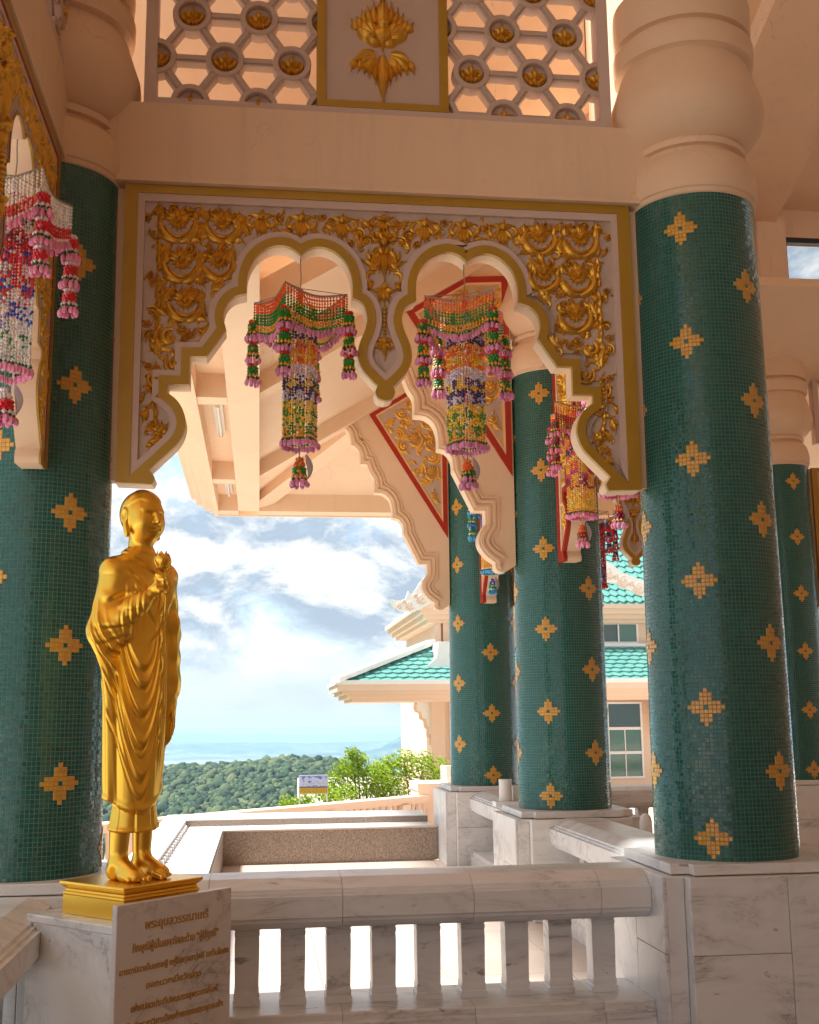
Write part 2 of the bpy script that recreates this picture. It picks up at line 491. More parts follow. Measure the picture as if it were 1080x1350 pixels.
def sharp_by_angle(me, ang):
    bm = bmesh.new(); bm.from_mesh(me)
    for e in bm.edges:
        if len(e.link_faces) == 2 and e.calc_face_angle(0) > ang: e.smooth = False
    bm.to_mesh(me); bm.free()

KIDS = {}
def link(name, data, parent=None, loc=None, rotz=None):
    o = bpy.data.objects.new(name, data)
    COL.objects.link(o)
    if parent is not None:
        o.parent = parent
        KIDS.setdefault(parent.name, []).append(o)
    if loc is not None: o.location = loc
    if rotz is not None: o.rotation_euler = (0, 0, rotz)
    return o

def tag(o, label=None, cat=None, group=None, kind=None):
    if label: o['label'] = label
    if cat: o['category'] = cat
    if group: o['group'] = group
    if kind: o['kind'] = kind
    return o

def thing(name, label, cat, loc=(0, 0, 0), rotz=0.0, group=None):
    o = link(name, None, None, loc, rotz)
    o.empty_display_size = 0.2
    return tag(o, label, cat, group)

def kids(o):
    return KIDS.get(o.name, ())

def dup(o, loc=None, rotz=None, label=None, group=None, scale=None, index=None):
    """copy of a thing with copies of its parts and their sub-parts"""
    c = o.copy(); COL.objects.link(c)
    if loc is not None: c.location = loc
    if rotz is not None: c.rotation_euler = (0, 0, rotz)
    if scale is not None: c.scale = scale
    if label: c['label'] = label
    if group: c['group'] = group
    def rec(src, dst):
        for ch in kids(src):
            k = ch.copy(); COL.objects.link(k); k.parent = dst
            KIDS.setdefault(dst.name, []).append(k)
            rec(ch, k)
    rec(o, c)
    return c

def bevel_mesh(me, w, seg=1):
    bm = bmesh.new(); bm.from_mesh(me)
    bmesh.ops.bevel(bm, geom=list(bm.edges), offset=w, segments=seg, affect='EDGES', profile=0.5)
    bm.to_mesh(me); bm.free()
    return me

def arc(cx, cz, r, a0, a1, n):
    return [(cx + r * math.cos(math.radians(a0 + (a1 - a0) * i / n)), cz + r * math.sin(math.radians(a0 + (a1 - a0) * i / n))) for i in range(n + 1)]

def offset_line(pts, d):
    """offset an open polyline to its left by d (mitred)"""
    out = []
    n = len(pts)
    for i in range(n):
        p = Vector(pts[i])
        t0 = (p - Vector(pts[i - 1])).normalized() if i > 0 else None
        t1 = (Vector(pts[i + 1]) - p).normalized() if i < n - 1 else None
        if t0 is None: t0 = t1
        if t1 is None: t1 = t0
        n0 = Vector((-t0.y, t0.x)); n1 = Vector((-t1.y, t1.x))
        b = n0 + n1
        if b.length < 1e-6: b = n0
        b.normalize()
        k = max(b.dot(n0), 0.42)
        out.append(tuple(p + b * (d / k)))
    return out
# ------------------------------------------------------------------ plan of the hall (metres)
LEDGE = 0.86
C0 = (-1.226, 6.553); C1 = (2.644, 6.553); C2 = (2.644, 10.12); C3 = (2.644, 13.78); C4 = (6.514, 13.78)

def make_haze():
    m = bpy.data.materials.new('haze_air'); m.use_nodes = True
    nt = m.node_tree; nt.nodes.remove(nt.nodes['Principled BSDF'])
    v = nt.nodes.new('ShaderNodeVolumePrincipled')
    v.inputs['Color'].default_value = (0.33, 0.53, 0.86, 1)
    v.inputs['Density'].default_value = 8.5e-5
    v.inputs['Absorption Color'].default_value = (0.30, 0.40, 0.50, 1)
    v.inputs['Anisotropy'].default_value = 0.0
    nt.links.new(v.outputs[0], nt.nodes['Material Output'].inputs['Volume'])
    b = MB(); b.box(-16000, -300, -432, 22000, 36000, 24)
    o = b.build('haze', m); tag(o, kind='stuff')
if USE_HAZE: make_haze()

# ------------------------------------------------------------------ ground, terrace, far land
def grid_sheet(name, xs, ys, fz, mat, smooth=True):
    v = [(x, y, fz(x, y)) for y in ys for x in xs]
    n = len(xs)
    f = [(j * n + i, j * n + i + 1, (j + 1) * n + i + 1, (j + 1) * n + i) for j in range(len(ys) - 1) for i in range(n - 1)]
    b = MB(); b.add(v, f)
    return tag(b.build(name, mat, smooth=smooth), kind='structure')

def hnoise(x, y, s, seed=0.0):
    from mathutils import noise as mn
    return mn.noise(Vector((x / s + seed, y / s - seed, seed * 1.7)))

b = MB(); b.box(-1.55, 6.30, -0.40, 13.0, 13.88, -0.012)
FLOOR = tag(b.build('floor', M['tile_floor']), kind='structure')
fx = [-0.386 + 0.80 * i for i in range(9)]
for i in range(8):
    for j in range(9):
        y0 = 7.0 + 0.765 * j
        g = MB(); g.box(fx[i] + 0.002, y0 + 0.002, -0.0115, fx[i + 1] - 0.002, y0 + 0.763, -0.0006 * ((i * 7 + j * 3) % 3))
        g.build('floor_tile', M['tile_floor'], FLOOR)
b = MB(); b.box(-6.0, -12.0, -0.40, 13.0, 6.299, 0.0)
tag(b.build('floor', M['hall_floor']), kind='structure')
b = MB(); b.prism([(-30, -30), (60, -30), (60, 45), (1.45, 45), (1.45, 27.6), (3.42, 21.32), (-30.0, -8.5)], 0.56, 1.4)
g = b.mesh('ground', M['asphalt'])
for v in g.vertices: v.co = Vector((v.co.x, v.co.z, -v.co.y))
g.flip_normals(); g.update()
tag(link('ground', g), kind='structure')
# raised walk round the porch: an L of white marble, one step above the floor
b = MB()
b.box(-0.85, 7.35, -0.55, -0.405, 13.89, 0.365)
b.box(-0.85, 13.89, -0.55, 2.05, 14.50, 0.364)
WALK = tag(b.build('walkway', M['marble_white']), kind='structure')
for j in range(9):
    g = MB(); g.box(-0.849, 7.36 + 0.725 * j, 0.3655, -0.406, 7.36 + 0.725 * j + 0.721, 0.385); g.build('marble_slab', M['marble_white'], WALK)
for i in range(4):
    g = MB(); g.box(-0.849 + 0.7245 * i, 13.893, 0.3655, -0.849 + 0.7245 * i + 0.7205, 14.487, 0.385); g.build('marble_slab', M['marble_white'], WALK)

def ridge(name, mat, y, x0, x1, zf, depth, zbase, n=90):
    """a long hill: crest line zf(x) at distance y, falling away to both sides"""
    xs = [x0 + (x1 - x0) * i / n for i in range(n + 1)]
    prof = [(-1.0, 0.0), (-0.72, 0.12), (-0.5, 0.34), (-0.3, 0.62), (-0.14, 0.88), (0.0, 1.0), (0.2, 0.8), (0.6, 0.3), (1.0, 0.0)]
    v = []
    for x in xs:
        zc = zf(x)
        for t, h in prof:
            w = hnoise(x, y + t * depth, depth * 0.35, 3.1) * 0.10 * (1 - abs(t)) * 2
            v.append((x, y + t * depth, zbase + (zc - zbase) * max(0, h + w * (h > 0) * (h < 1))))
    m = len(prof)
    f = [(i * m + k, (i + 1) * m + k, (i + 1) * m + k + 1, i * m + k + 1) for i in range(n) for k in range(m - 1)]
    b = MB(); b.add(v, [tuple(reversed(q)) for q in f])
    return tag(b.build(name, mat, smooth=True), kind='structure')

grid_sheet('terrain', [-30000 + 2500 * i for i in range(25)], [1500 + 1500 * j for j in range(40)], lambda x, y: -412 + 10 * hnoise(x, y, 2600), M['plain'])
ridge('hills', M['hill'], 25000, -9000, 24000, lambda x: -282 + 120 * hnoise(x, 0, 5200, 5.0) + 40 * hnoise(x, 0, 1300, 1.0), 3000, -430)
ridge('hills', M['hill'], 15500, -6000, 14000, lambda x: -318 + 80 * hnoise(x, 0, 3400, 2.2) + 24 * hnoise(x, 0, 800, 1.0), 1800, -430)
ridge('hills', M['hill'], 10000, 300, 4200, lambda x: -300 + 122 * math.exp(-((x - 1255) / 190.0) ** 2) + 40 * math.exp(-((x - 1500) / 800.0) ** 2) + 10 * hnoise(x, 0, 300, 6), 700, -430)
ridge('hills', M['hill'], 8200, -3500, 5200, lambda x: -318 + 60 * hnoise(x, 0, 1700, 8.2) + 9 * hnoise(x, 0, 260, 1.0), 900, -430)
ridge('hills', M['hill'], 5600, -3000, 4200, lambda x: -312 + 50 * hnoise(x, 0, 900, 4.2) + 8 * hnoise(x, 0, 200, 1.0), 700, -430)

# the wooded hill below the terrace: a slope and its crowns
def hill_z(x, y):
    # crest seen at the same height as in the valley view, falling towards us and away
    cx = x * 1150.0 / max(y, 300.0)
    crest = float(np.interp(cx, (-400, -200, -97, -42, -13, 34, 71, 92, 106, 150, 260, 420), (-66, -54, -46.5, -45.5, -44.5, -40.5, -42, -49, -58, -78, -104, -130)))
    t = (y - 1150) / 520.0
    fall = 52 * (t * t if t < 0 else 1.6 * t * t)
    return crest - fall + 5 * hnoise(x, y, 90, 4.0)
hx = [-420 + 30 * i for i in range(46)]; hy = [330 + 35 * j for j in range(40)]
grid_sheet('hillside', hx, hy, hill_z, M['wood'])
def slope_z(x, y): return -0.9 - 0.30 * (y - 25) - 0.0 * x + 2.0 * hnoise(x, y, 20, 2.0)
grid_sheet('slope', [-60 + 8 * i for i in range(20)], [24.2 + 9 * j for j in range(22)], lambda x, y: (-0.75 if y < 24.5 else slope_z(x, y)), M['slope'])

def make_wood():
    rw = random.Random(5)
    base = bmesh.new(); bmesh.ops.create_icosphere(base, subdivisions=2, radius=1.0)
    base.verts.ensure_lookup_table()
    bv = np.array([v.co[:] for v in base.verts]); bf = [tuple(v.index for v in f.verts) for f in base.faces]
    base.free()
    lumps = []
    for k in range(7):
        r = np.random.RandomState(k)
        lumps.append(bv * (0.62 + 0.6 * r.rand(len(bv), 1)) * np.array([1, 1, 1.05]))
    V = []; F = []; o = 0
    nf = len(bf); bfa = np.array(bf)
    cnt = 0
    while cnt < 15000:
        y = 430 + (1330 - 430) * rw.random() ** 0.8
        x = y * (-0.14 + 0.34 * rw.random())
        z = hill_z(x, y)
        s = rw.uniform(1.3, 3.2) * (0.7 + 0.3 * y / 1000) * (1.7 if rw.random() < 0.07 else 1.0)
        L = lumps[rw.randrange(7)]
        a = rw.random() * 6.28
        R = np.array([[math.cos(a), -math.sin(a), 0], [math.sin(a), math.cos(a), 0], [0, 0, 1]])
        V.append(L @ R.T * s + np.array([x, y, z + s * 0.35]))
        F.append(bfa + o); o += len(bv); cnt += 1
    V = np.concatenate(V); F = np.concatenate(F)
    me = bpy.data.meshes.new('wood'); me.from_pydata(V.tolist(), [], F.tolist()); me.materials.append(M['wood']); me.polygons.foreach_set('use_smooth', [True] * len(F))
    tag(link('forest', me), kind='stuff')
make_wood()

# ------------------------------------------------------------------ hall and porch shell
def struct(name, mb, mat): return tag(mb.build(name, mat), kind='structure')

# hall ceiling over the camera, aisle ceiling on the left, both pale
b = MB(); b.box(-4.2, -9.0, 7.6, 11.0, 6.40, 7.75); struct('ceiling', b, M['cream'])  # stretched left over the aisle as an added sun block
b = MB(); b.box(10.6, -9.0, 0.0, 10.9, 13.6, 7.6); struct('wall', b, M['cream'])  # unseen side wall added to darken the hall
b = MB(); b.box(-0.6, -9.3, 0.0, 10.9, -9.0, 7.75); struct('wall', b, M['cream'])  # unseen back wall added to dim the hall and shift column reflections

b = MB(); b.box(-4.2, -7.0, 5.0, -1.45, 6.55, 5.15); struct('ceiling', b, M['cream_light'])

b = MB(); b.box(-6.0, 4.5, 9.3, 3.2, 6.75, 9.45); struct('roof', b, M['cream'])  # unseen slab added to limit light on the wall behind the lattice
# porch ceiling: two sloping planes meeting on the hip, as thick slabs
def slab(name, pts, th, mat):
    v = [Vector(p) for p in pts]
    n = (v[1] - v[0]).cross(v[2] - v[0]).normalized()
    if n.z < 0: n = -n
    b = MB(); k = len(v)
    b.add(list(v) + [p + n * th for p in v], [tuple(range(k)), tuple(range(2 * k - 1, k - 1, -1))] + [(i, (i + 1) % k + 0, k + (i + 1) % k, k + i) for i in range(k)])
    return struct(name, b, mat)
PZ = 4.66; PK = 0.62
def pz(x): return PZ + PK * (x + 0.03)
slab('porch_ceiling', [(-0.03, 8.0, pz(-0.03)), (-0.03, 15.65, pz(-0.03)), (3.17, 12.45, pz(3.17)), (3.17, 8.0, pz(3.17))], 0.16, M['cream_light'])
slab('porch_ceiling', [(-0.03, 15.65, pz(-0.03)), (9.0, 15.65, pz(-0.03)), (9.0, 12.45, pz(3.17)), (3.17, 12.45, pz(3.17))], 0.16, M['cream_light'])
# flat soffit strip with lamp coffers, and the stepped eaves outside it
b = MB()
b.box(-0.31, 6.80, 4.42, -0.03, 15.65, 4.80)
for y0, y1 in ((6.81, 6.96), (9.98, 10.22), (13.55, 13.80), (15.65, 15.95)):
    b.box(-0.58, y0, 4.421, -0.312, y1, 4.80)
b.box(-0.028, 15.65, 4.42, 9.0, 15.95, 4.80)
b.box(-0.58, 6.96, 4.64, -0.312, 15.65, 4.84)
struct('soffit', b, M['cream_light'])
b = MB()
for (x0, z0, z1) in ((0.578, 4.405, 4.88), (0.64, 4.46, 4.94), (0.70, 4.52, 5.0), (0.80, 4.60, 5.06), (0.88, 4.70, 5.1)):
    w = 0.062 if x0 < 0.7 else 0.10
    e = 15.95 + (x0 - 0.578)
    b.box(-x0 - w, 6.80, z0, -x0, e + w, z1)
    b.box(-x0 + 0.001, e, z0 + 0.0005, 9.2, e + w - 0.0005, z1 - 0.001)
struct('eaves', b, M['cream_light'])

def rafter(y, y1):
    b = MB()
    xs = (-0.028, 2.35)
    v = []
    for x in xs:
        zb = 4.47 + PK * (x + 0.03)
        v += [(x, y, zb), (x, y1, zb), (x, y1, zb + 0.21), (x, y, zb + 0.21)]
    b.add(v, [(0, 1, 2, 3), (7, 6, 5, 4), (0, 4, 5, 1), (1, 5, 6, 2), (2, 6, 7, 3), (3, 7, 4, 0)])
    return struct('rafter', b, M['cream_light'])
rafter(9.98, 10.22); rafter(13.56, 13.80); rafter(7.82, 7.999)
b = MB(); b.prism([(-1.7, 4.83), (-0.03, 4.70), (2.45, 6.22), (2.45, 9.4), (-1.7, 9.4)], 8.003, 8.15); struct('gable_wall', b, M['cream_light'])
# hip rafter, from the far corner up towards the column row
b = MB()
a = Vector((-0.05, 15.66, 4.45)); d = Vector((1, -1, PK)); s = Vector((0.10, 0.10, 0))
v = []
for t in (0.0, 2.6):
    p = a + d * t
    v += [p - s, p + s, p + s + Vector((0, 0, 0.24)), p - s + Vector((0, 0, 0.24))]
b.add(v, [(0, 1, 2, 3), (7, 6, 5, 4), (0, 4, 5, 1), (1, 5, 6, 2), (2, 6, 7, 3), (3, 7, 4, 0)])
struct('hip_rafter', b, M['cream_light'])

# upper wall over the column row on the right (closes the porch roof), and the hall's far side
b = MB(); b.box(2.46, 6.9, 4.715, 2.83, 13.95, 7.2); struct('upper_wall', b, M['cream'])
b = MB()
b.box(2.84, 13.66, 4.712, 6.2, 13.98, 8.6)
b.box(6.2, 13.70, 6.05, 6.712, 13.979, 8.6)
b.box(6.713, 13.68, 6.45, 6.75, 13.98, 8.6)
b.box(6.75, 13.681, 6.45, 10.6, 13.978, 7.03)
b.box(6.751, 13.682, 7.82, 10.6, 13.977, 8.6)
b.box(8.05, 13.683, 7.03, 10.6, 13.976, 7.82)
struct('upper_wall', b, M['cream'])
b = MB(); b.box(6.32, 13.46, 6.115, 6.70, 13.70, 8.0); struct('pier', b, M['cream'])
# sloping beam and sloping ceiling of the hall on the right
def sloped(name, x0, x1, ya, za, yb, zb, th, mat):
    b = MB()
    v = [(x0, ya, za), (x1, ya, za), (x1, yb, zb), (x0, yb, zb)]
    v += [(p[0], p[1], p[2] + th) for p in v]
    b.add(v, [(0, 1, 2, 3), (7, 6, 5, 4), (0, 4, 5, 1), (1, 5, 6, 2), (2, 6, 7, 3), (3, 7, 4, 0)])
    return struct(name, b, mat)
sloped('sloping_beam', 5.3, 6.57, 13.46, 7.92, 7.0, 10.35, 0.5, M['cream'])
sloped('ceiling', 2.0, 13.0, 13.9, 8.12, 5.0, 11.3, 0.2, M['cream'])
b = MB(); b.box(2.0, 6.0, 7.76, 11.0, 6.3, 11.2); struct('upper_wall', b, M['cream'])

# clerestory window with a black frame
def clerestory():
    t = thing('clerestory_window', 'small black framed window high in the cream wall above the far right column', 'window', (6.75, 13.78, 7.03))
    b = MB(); w, h = 1.30, 0.79
    for (x0, z0, x1, z1) in ((0.003, 0.003, w, 0.07), (0.003, h - 0.07, w, h - 0.003), (0.003, 0.07, 0.07, h - 0.07), (w - 0.07, 0.07, w - 0.003, h - 0.07)):
        b.box(x0, -0.09, z0, x1, 0.02, z1)
    b.build('window_frame', M['black'], t)
    g = MB(); g.box(0.07, -0.02, 0.07, w - 0.07, -0.012, h - 0.07)
    m, N, L, B = mat_base('clear_glass')
    B.inputs['Transmission Weight'].default_value = 1.0; B.inputs['Roughness'].default_value = 0.02; B.inputs['IOR'].default_value = 1.05
    g.build('pane', m, t)
clerestory()

# ------------------------------------------------------------------ columns
R0, R1, H = 0.40, 0.379, 3.84
NT = 108
def rad(z): return R0 + (R1 - R0) * z / H

def shaft_mesh():
    me = bpy.data.meshes.new('shaft')
    seg = 72; rows = 12
    V = []; F = []; UV = []
    for j in range(rows + 1):
        z = H * j / rows
        for i in range(seg):
            a = 2 * PI * i / seg
            V.append((rad(z) * math.cos(a), rad(z) * math.sin(a), z))
    for j in range(rows):
        for i in range(seg):
            k = (i + 1) % seg
            F.append((j * seg + i, j * seg + k, (j + 1) * seg + k, (j + 1) * seg + i))
            u0 = NT * i / seg; u1 = NT * (i + 1) / seg; v0 = H * j / rows / 0.02327; v1 = H * (j + 1) / rows / 0.02327
            UV += [(u0, v0), (u1, v0), (u1, v1), (u0, v1)]
    me.from_pydata(V, [], F)
    uv = me.uv_layers.new(name='tiles')
    uv.data.foreach_set('uv', [c for p in UV for c in p])
    me.materials.append(M['teal'])
    me.polygons.foreach_set('use_smooth', [True] * len(F))
    return me

def motif_mesh():
    """cross of amber tiles, nine by nine, one teal tile in the middle"""
    pat = {}
    for i in range(-4, 5):
        for j in range(-4, 5):
            a, c = abs(i), abs(j)
            on = (a <= 1 and c <= 3) or (c <= 1 and a <= 3) or (a == 0 and c == 4) or (c == 0 and a == 4)
            if on: pat[(i, j)] = 1 if (i, j) == (0, 0) else 0
    V = []; F = []; UV = []; MI = []
    da = 2 * PI / NT; dz = 0.02327
    for (i, j), mi in pat.items():
        o = len(V)
        for rr, e in ((0.3945, 0.5), (0.3985, 0.47)):
            for (su, sv) in ((-1, -1), (1, -1), (1, 1), (-1, 1)):
                a = (i + su * e) * da; z = (j + sv * e) * dz
                V.append((rr * math.cos(a), rr * math.sin(a), z))
        for q in ((4, 5, 6, 7), (0, 1, 5, 4), (1, 2, 6, 5), (2, 3, 7, 6), (3, 0, 4, 7)):
            F.append(tuple(o + k for k in q)); MI.append(mi)
            if q[0] == 4: UV += [(i + 40.0, j + 40.0), (i + 41.0, j + 40.0), (i + 41.0, j + 41.0), (i + 40.0, j + 41.0)]
            else: UV += [(i + 40.0, j + 40.0)] * 4
    me = bpy.data.meshes.new('flower_motif'); me.from_pydata(V, [], F)
    uv = me.uv_layers.new(name='tiles'); uv.data.foreach_set('uv', [c for p in UV for c in p])
    me.materials.append(M['yellow']); me.materials.append(M['teal'])
    me.polygons.foreach_set('material_index', MI)
    return me

def capital_mesh():
    prof = [(0.34, 3.80), (0.388, 3.842), (0.388, 3.868), (0.400, 3.874), (0.407, 3.90), (0.406, 3.97), (0.400, 4.03), (0.382, 4.09), (0.364, 4.120), (0.340, 4.124), (0.318, 4.140), (0.318, 4.168), (0.352, 4.172), (0.356, 4.205), (0.340, 4.212), (0.335, 4.225), (0.35, 4.232),
            (0.40, 4.27), (0.445, 4.33), (0.474, 4.40), (0.484, 4.46), (0.476, 4.53), (0.452, 4.60), (0.426, 4.68), (0.405, 4.75), (0.390, 4.778), (0.400, 4.784), (0.432, 4.790), (0.438, 4.83), (0.440, 4.905), (0.436, 4.922), (0.402, 4.926), (0.390, 4.945), (0.390, 4.968), (0.426, 4.974), (0.432, 5.06), (0.432, 5.18), (0.426, 5.235), (0.395, 5.240), (0.394, 5.255), (0.30, 5.256)]
    b = MB(); b.lathe(prof, 56, cap=False)
    return b.mesh('capital', M['cream'], True, math.radians(38))

SHAFT, MOTIF, CAPITAL = shaft_mesh(), motif_mesh(), capital_mesh()
BLOCK = MB(); BLOCK.box(-0.20, -0.20, 5.258, 0.20, 0.20, 7.0); BLOCK = BLOCK.mesh('pier_block', M['cream'])

def column(pos, label, phase, span, block=True):
    t = thing('column', label, 'column', (pos[0], pos[1], LEDGE), 0, 'green mosaic columns with amber flowers')
    s = link('shaft', SHAFT, t)
    link('capital', CAPITAL, t)
    if block: link('pier_block', BLOCK, t)
    face = math.atan2(-pos[1], -pos[0])
    for k in range(6):
        a = math.radians(phase + 60 * k)
        d = abs((a - face + PI) % (2 * PI) - PI)
        if d > math.radians(115): continue
        for j in range(6):
            z = 0.118 + 0.70 * j + (0.35 if k % 2 else 0.0)
            if z > 3.7: continue
            m = link('flower_motif', MOTIF, s, (0, 0, z), a)
            q = rad(z) / 0.3945
            m.scale = (q, q, 1)
    return t
column(C0, 'green mosaic column behind the golden monk statue', 4.6 + 240, 0)
column(C1, 'largest green mosaic column, standing on the marble block at the right', 238.4, 0)
column(C2, 'green mosaic column second in the row, behind the right end of the balustrade', 238.4, 0)
column(C3, 'furthest green mosaic column in the row, beside the open sky', 273.5 - 240 + 240, 0)
column(C4, 'green mosaic column half hidden behind the largest one at the right edge', 274.0, 0, False)

# ------------------------------------------------------------------ pedestals
def pedestal(pos, label):
    t = thing('pedestal', label, 'pedestal', (pos[0], pos[1], 0), 0, 'marble pedestals under the columns')
    a, c, d, e = 0.430, 0.553, 0.547, 0.468
    b = MB(); b.box(-a + 0.012, -c + 0.018, 0, a - 0.012, c - 0.018, 0.80); b.box(-d + 0.018, -e + 0.018, 0, d - 0.018, e - 0.018, 0.799)
    b.build('core', M['marble'], t)
    n = [0]
    def slabs(axis, sgn, face, lo, hi, cuts):
        xs = [lo] + cuts + [hi]
        for x0, x1 in zip(xs[:-1], xs[1:]):
            zs = [0.0, 0.42 if (x1 - x0) > 0.3 else 0.805, 0.805] if (x1 - x0) > 0.3 and n[0] % 2 == 0 else [0.0, 0.805]
            n[0] += 1
            for z0, z1 in zip(zs[:-1], zs[1:]):
                b = MB()
                g = 0.0018
                if axis == 'y':
                    y0, y1 = (face, face + 0.02) if sgn < 0 else (face - 0.02, face)
                    b.box(x0 + g, y0, z0 + g, x1 - g, y1, z1 - g)
                else:
                    y0, y1 = (face, face + 0.02) if sgn < 0 else (face - 0.02, face)
                    b.box(y0, x0 + g, z0 + g, y1, x1 - g, z1 - g)
                o = link('marble_slab', bevel_mesh(b.mesh('marble_slab', M['marble']), 0.003), t)
    slabs('y', -1, -c, -a, a, [0.10])
    slabs('y', 1, c, -a, a, [0.0])
    slabs('x', -1, -d, -e, e, [0.0])
    slabs('x', 1, d, -e, e, [0.0])
    for sx in (-1, 1):                      # the narrow returns of the cross plan
        x0, x1 = (a, d - 0.02) if sx > 0 else (-d + 0.02, -a)
        for sy in (-1, 1):
            y0, y1 = (-e, -e + 0.02) if sy < 0 else (e - 0.02, e)
            b = MB(); b.box(x0 + 0.001, y0, 0.001, x1, y1, 0.804)
            link('marble_slab', bevel_mesh(b.mesh('marble_slab', M['marble']), 0.003), t)
            y0, y1 = (-c + 0.02, -e) if sy < 0 else (e, c - 0.02)
            xx = (a - 0.02, a) if sx > 0 else (-a, -a + 0.02)
            b = MB(); b.box(xx[0], y0, 0.001, xx[1], y1, 0.804)
            link('marble_slab', bevel_mesh(b.mesh('marble_slab', M['marble_white']), 0.003), t)
    b = MB()
    b.box(-0.378, -0.473, 0.806, 0.378, 0.473, 0.86); b.box(-0.478, -0.398, 0.8065, 0.478, 0.398, 0.8595)
    link('ledge_slab', bevel_mesh(b.mesh('ledge_slab', M['marble']), 0.004), t)
    return t
pedestal(C0, 'marble pedestal under the column behind the golden statue')
pedestal(C1, 'large marble pedestal filling the lower right corner under the biggest column')
pedestal(C2, 'marble pedestal under the second column of the row')
pedestal(C3, 'marble pedestal under the furthest column of the row')
pedestal(C4, 'marble pedestal under the column at the right edge')

# ------------------------------------------------------------------ balustrades
def cap_profile():
    h = [(0.0, 0.812), (0.14, 0.812), (0.165, 0.802), (0.238, 0.766), (0.240, 0.752), (0.258, 0.750), (0.259, 0.736), (0.284, 0.734), (0.285, 0.628), (0.270, 0.624), (0.269, 0.604), (0.246, 0.600), (0.244, 0.584), (0.205, 0.578), (0.203, 0.566), (0.0, 0.566)]
    return [(-x, z) for x, z in h[::-1][:-1]] [::1] + h[0:0], h
def full_profile():
    h = cap_profile()[1]
    return h[:] + [(-x, z) for x, z in reversed(h[1:-1])]

BAL_SEC = [(0.064, 0.158), (0.064, 0.190), (0.058, 0.196), (0.060, 0.207), (0.060, 0.222), (0.0565, 0.238), (0.057, 0.30), (0.0585, 0.40), (0.059, 0.47), (0.0575, 0.505), (0.060, 0.516), (0.060, 0.531), (0.056, 0.537), (0.064, 0.545), (0.064, 0.567)]
def baluster_mesh():
    b = MB(); v = []; f = []
    for r, z in ((q * 1.1, z) for q, z in BAL_SEC): v += [(-r, -r, z), (r, -r, z), (r, r, z), (-r, r, z)]
    for k in range(len(BAL_SEC) - 1):
        for i in range(4):
            j = (i + 1) % 4
            f.append((k * 4 + i, k * 4 + j, k * 4 + 4 + j, k * 4 + 4 + i))
    f += [(3, 2, 1, 0)]
    b.add(v, f)
    return b.mesh('baluster', M['marble'])
BALUSTER = baluster_mesh()

def run(poly, x0, x1, b, mi=None):
    """cross-section (y, z) swept along x"""
    n = len(poly)
    v = [(x0, p[0], p[1]) for p in poly] + [(x1, p[0], p[1]) for p in poly]
    f = [tuple(reversed(range(n))), tuple(range(n, 2 * n))] + [(i, (i + 1) % n, n + (i + 1) % n, n + i) for i in range(n)]
    # profile runs clockwise from the crown, seen along x
    b.add(v, [tuple(reversed(q)) for q in f], mi)

def balustrade(label, p, ang, length, first, pitch=0.242, mat='marble', joints=0.69):
    t = thing('balustrade', label, 'balustrade', p, ang, 'marble balustrades between the pedestals')
    prof = full_profile()
    x = 0.0; k = 0
    cuts = [0.0]
    c = joints * 0.62
    while c < length - 0.25:
        cuts.append(c); c += joints
    cuts.append(length)
    for a, c in zip(cuts[:-1], cuts[1:]):
        b = MB(); run(prof, a + 0.0012, c - 0.0012, b)
        b.build('cap_stone', M[mat], t)
    base = [(0.0, 0.157), (0.255, 0.157), (0.262, 0.148), (0.262, 0.115), (0.285, 0.105), (0.288, 0.0), (0.0, 0.0)]
    base = base + [(-q, z) for q, z in reversed(base[1:-1])]
    for a, c in zip(cuts[:-1], cuts[1:]):
        b = MB(); run(base, a + 0.0012, c - 0.0012, b)
        b.build('base_stone', M[mat], t)
    x = first
    while x < length - 0.05:
        link('baluster', BALUSTER, t, (x, 0, 0))
        x += pitch
    return t
x0 = C0[0] + 0.549; x1 = C1[0] - 0.549
balustrade('long marble balustrade across the front, between the statue and the biggest column', (x0, 6.553, 0), 0, x1 - x0, (-0.05 - 0.242 * 2) - x0)
balustrade('short marble balustrade running from the biggest column to the second one', (2.644, 6.553 + 0.555, 0), PI / 2, 10.12 - 6.553 - 1.11, 0.13)
balustrade('short marble balustrade running from the second column to the furthest one', (2.644, 10.12 + 0.555, 0), PI / 2, 13.78 - 10.12 - 1.11, 0.13)
balustrade('marble balustrade in the shade behind, right of the furthest column', (2.644 + 0.549, 13.78, 0), 0, 6.514 - 2.644 - 1.098, 0.13)
balustrade('marble balustrade at the left edge, running towards the camera', (-1.226, 6.553 - 0.555 - 3.2, 0), PI / 2, 3.2, 0.13)

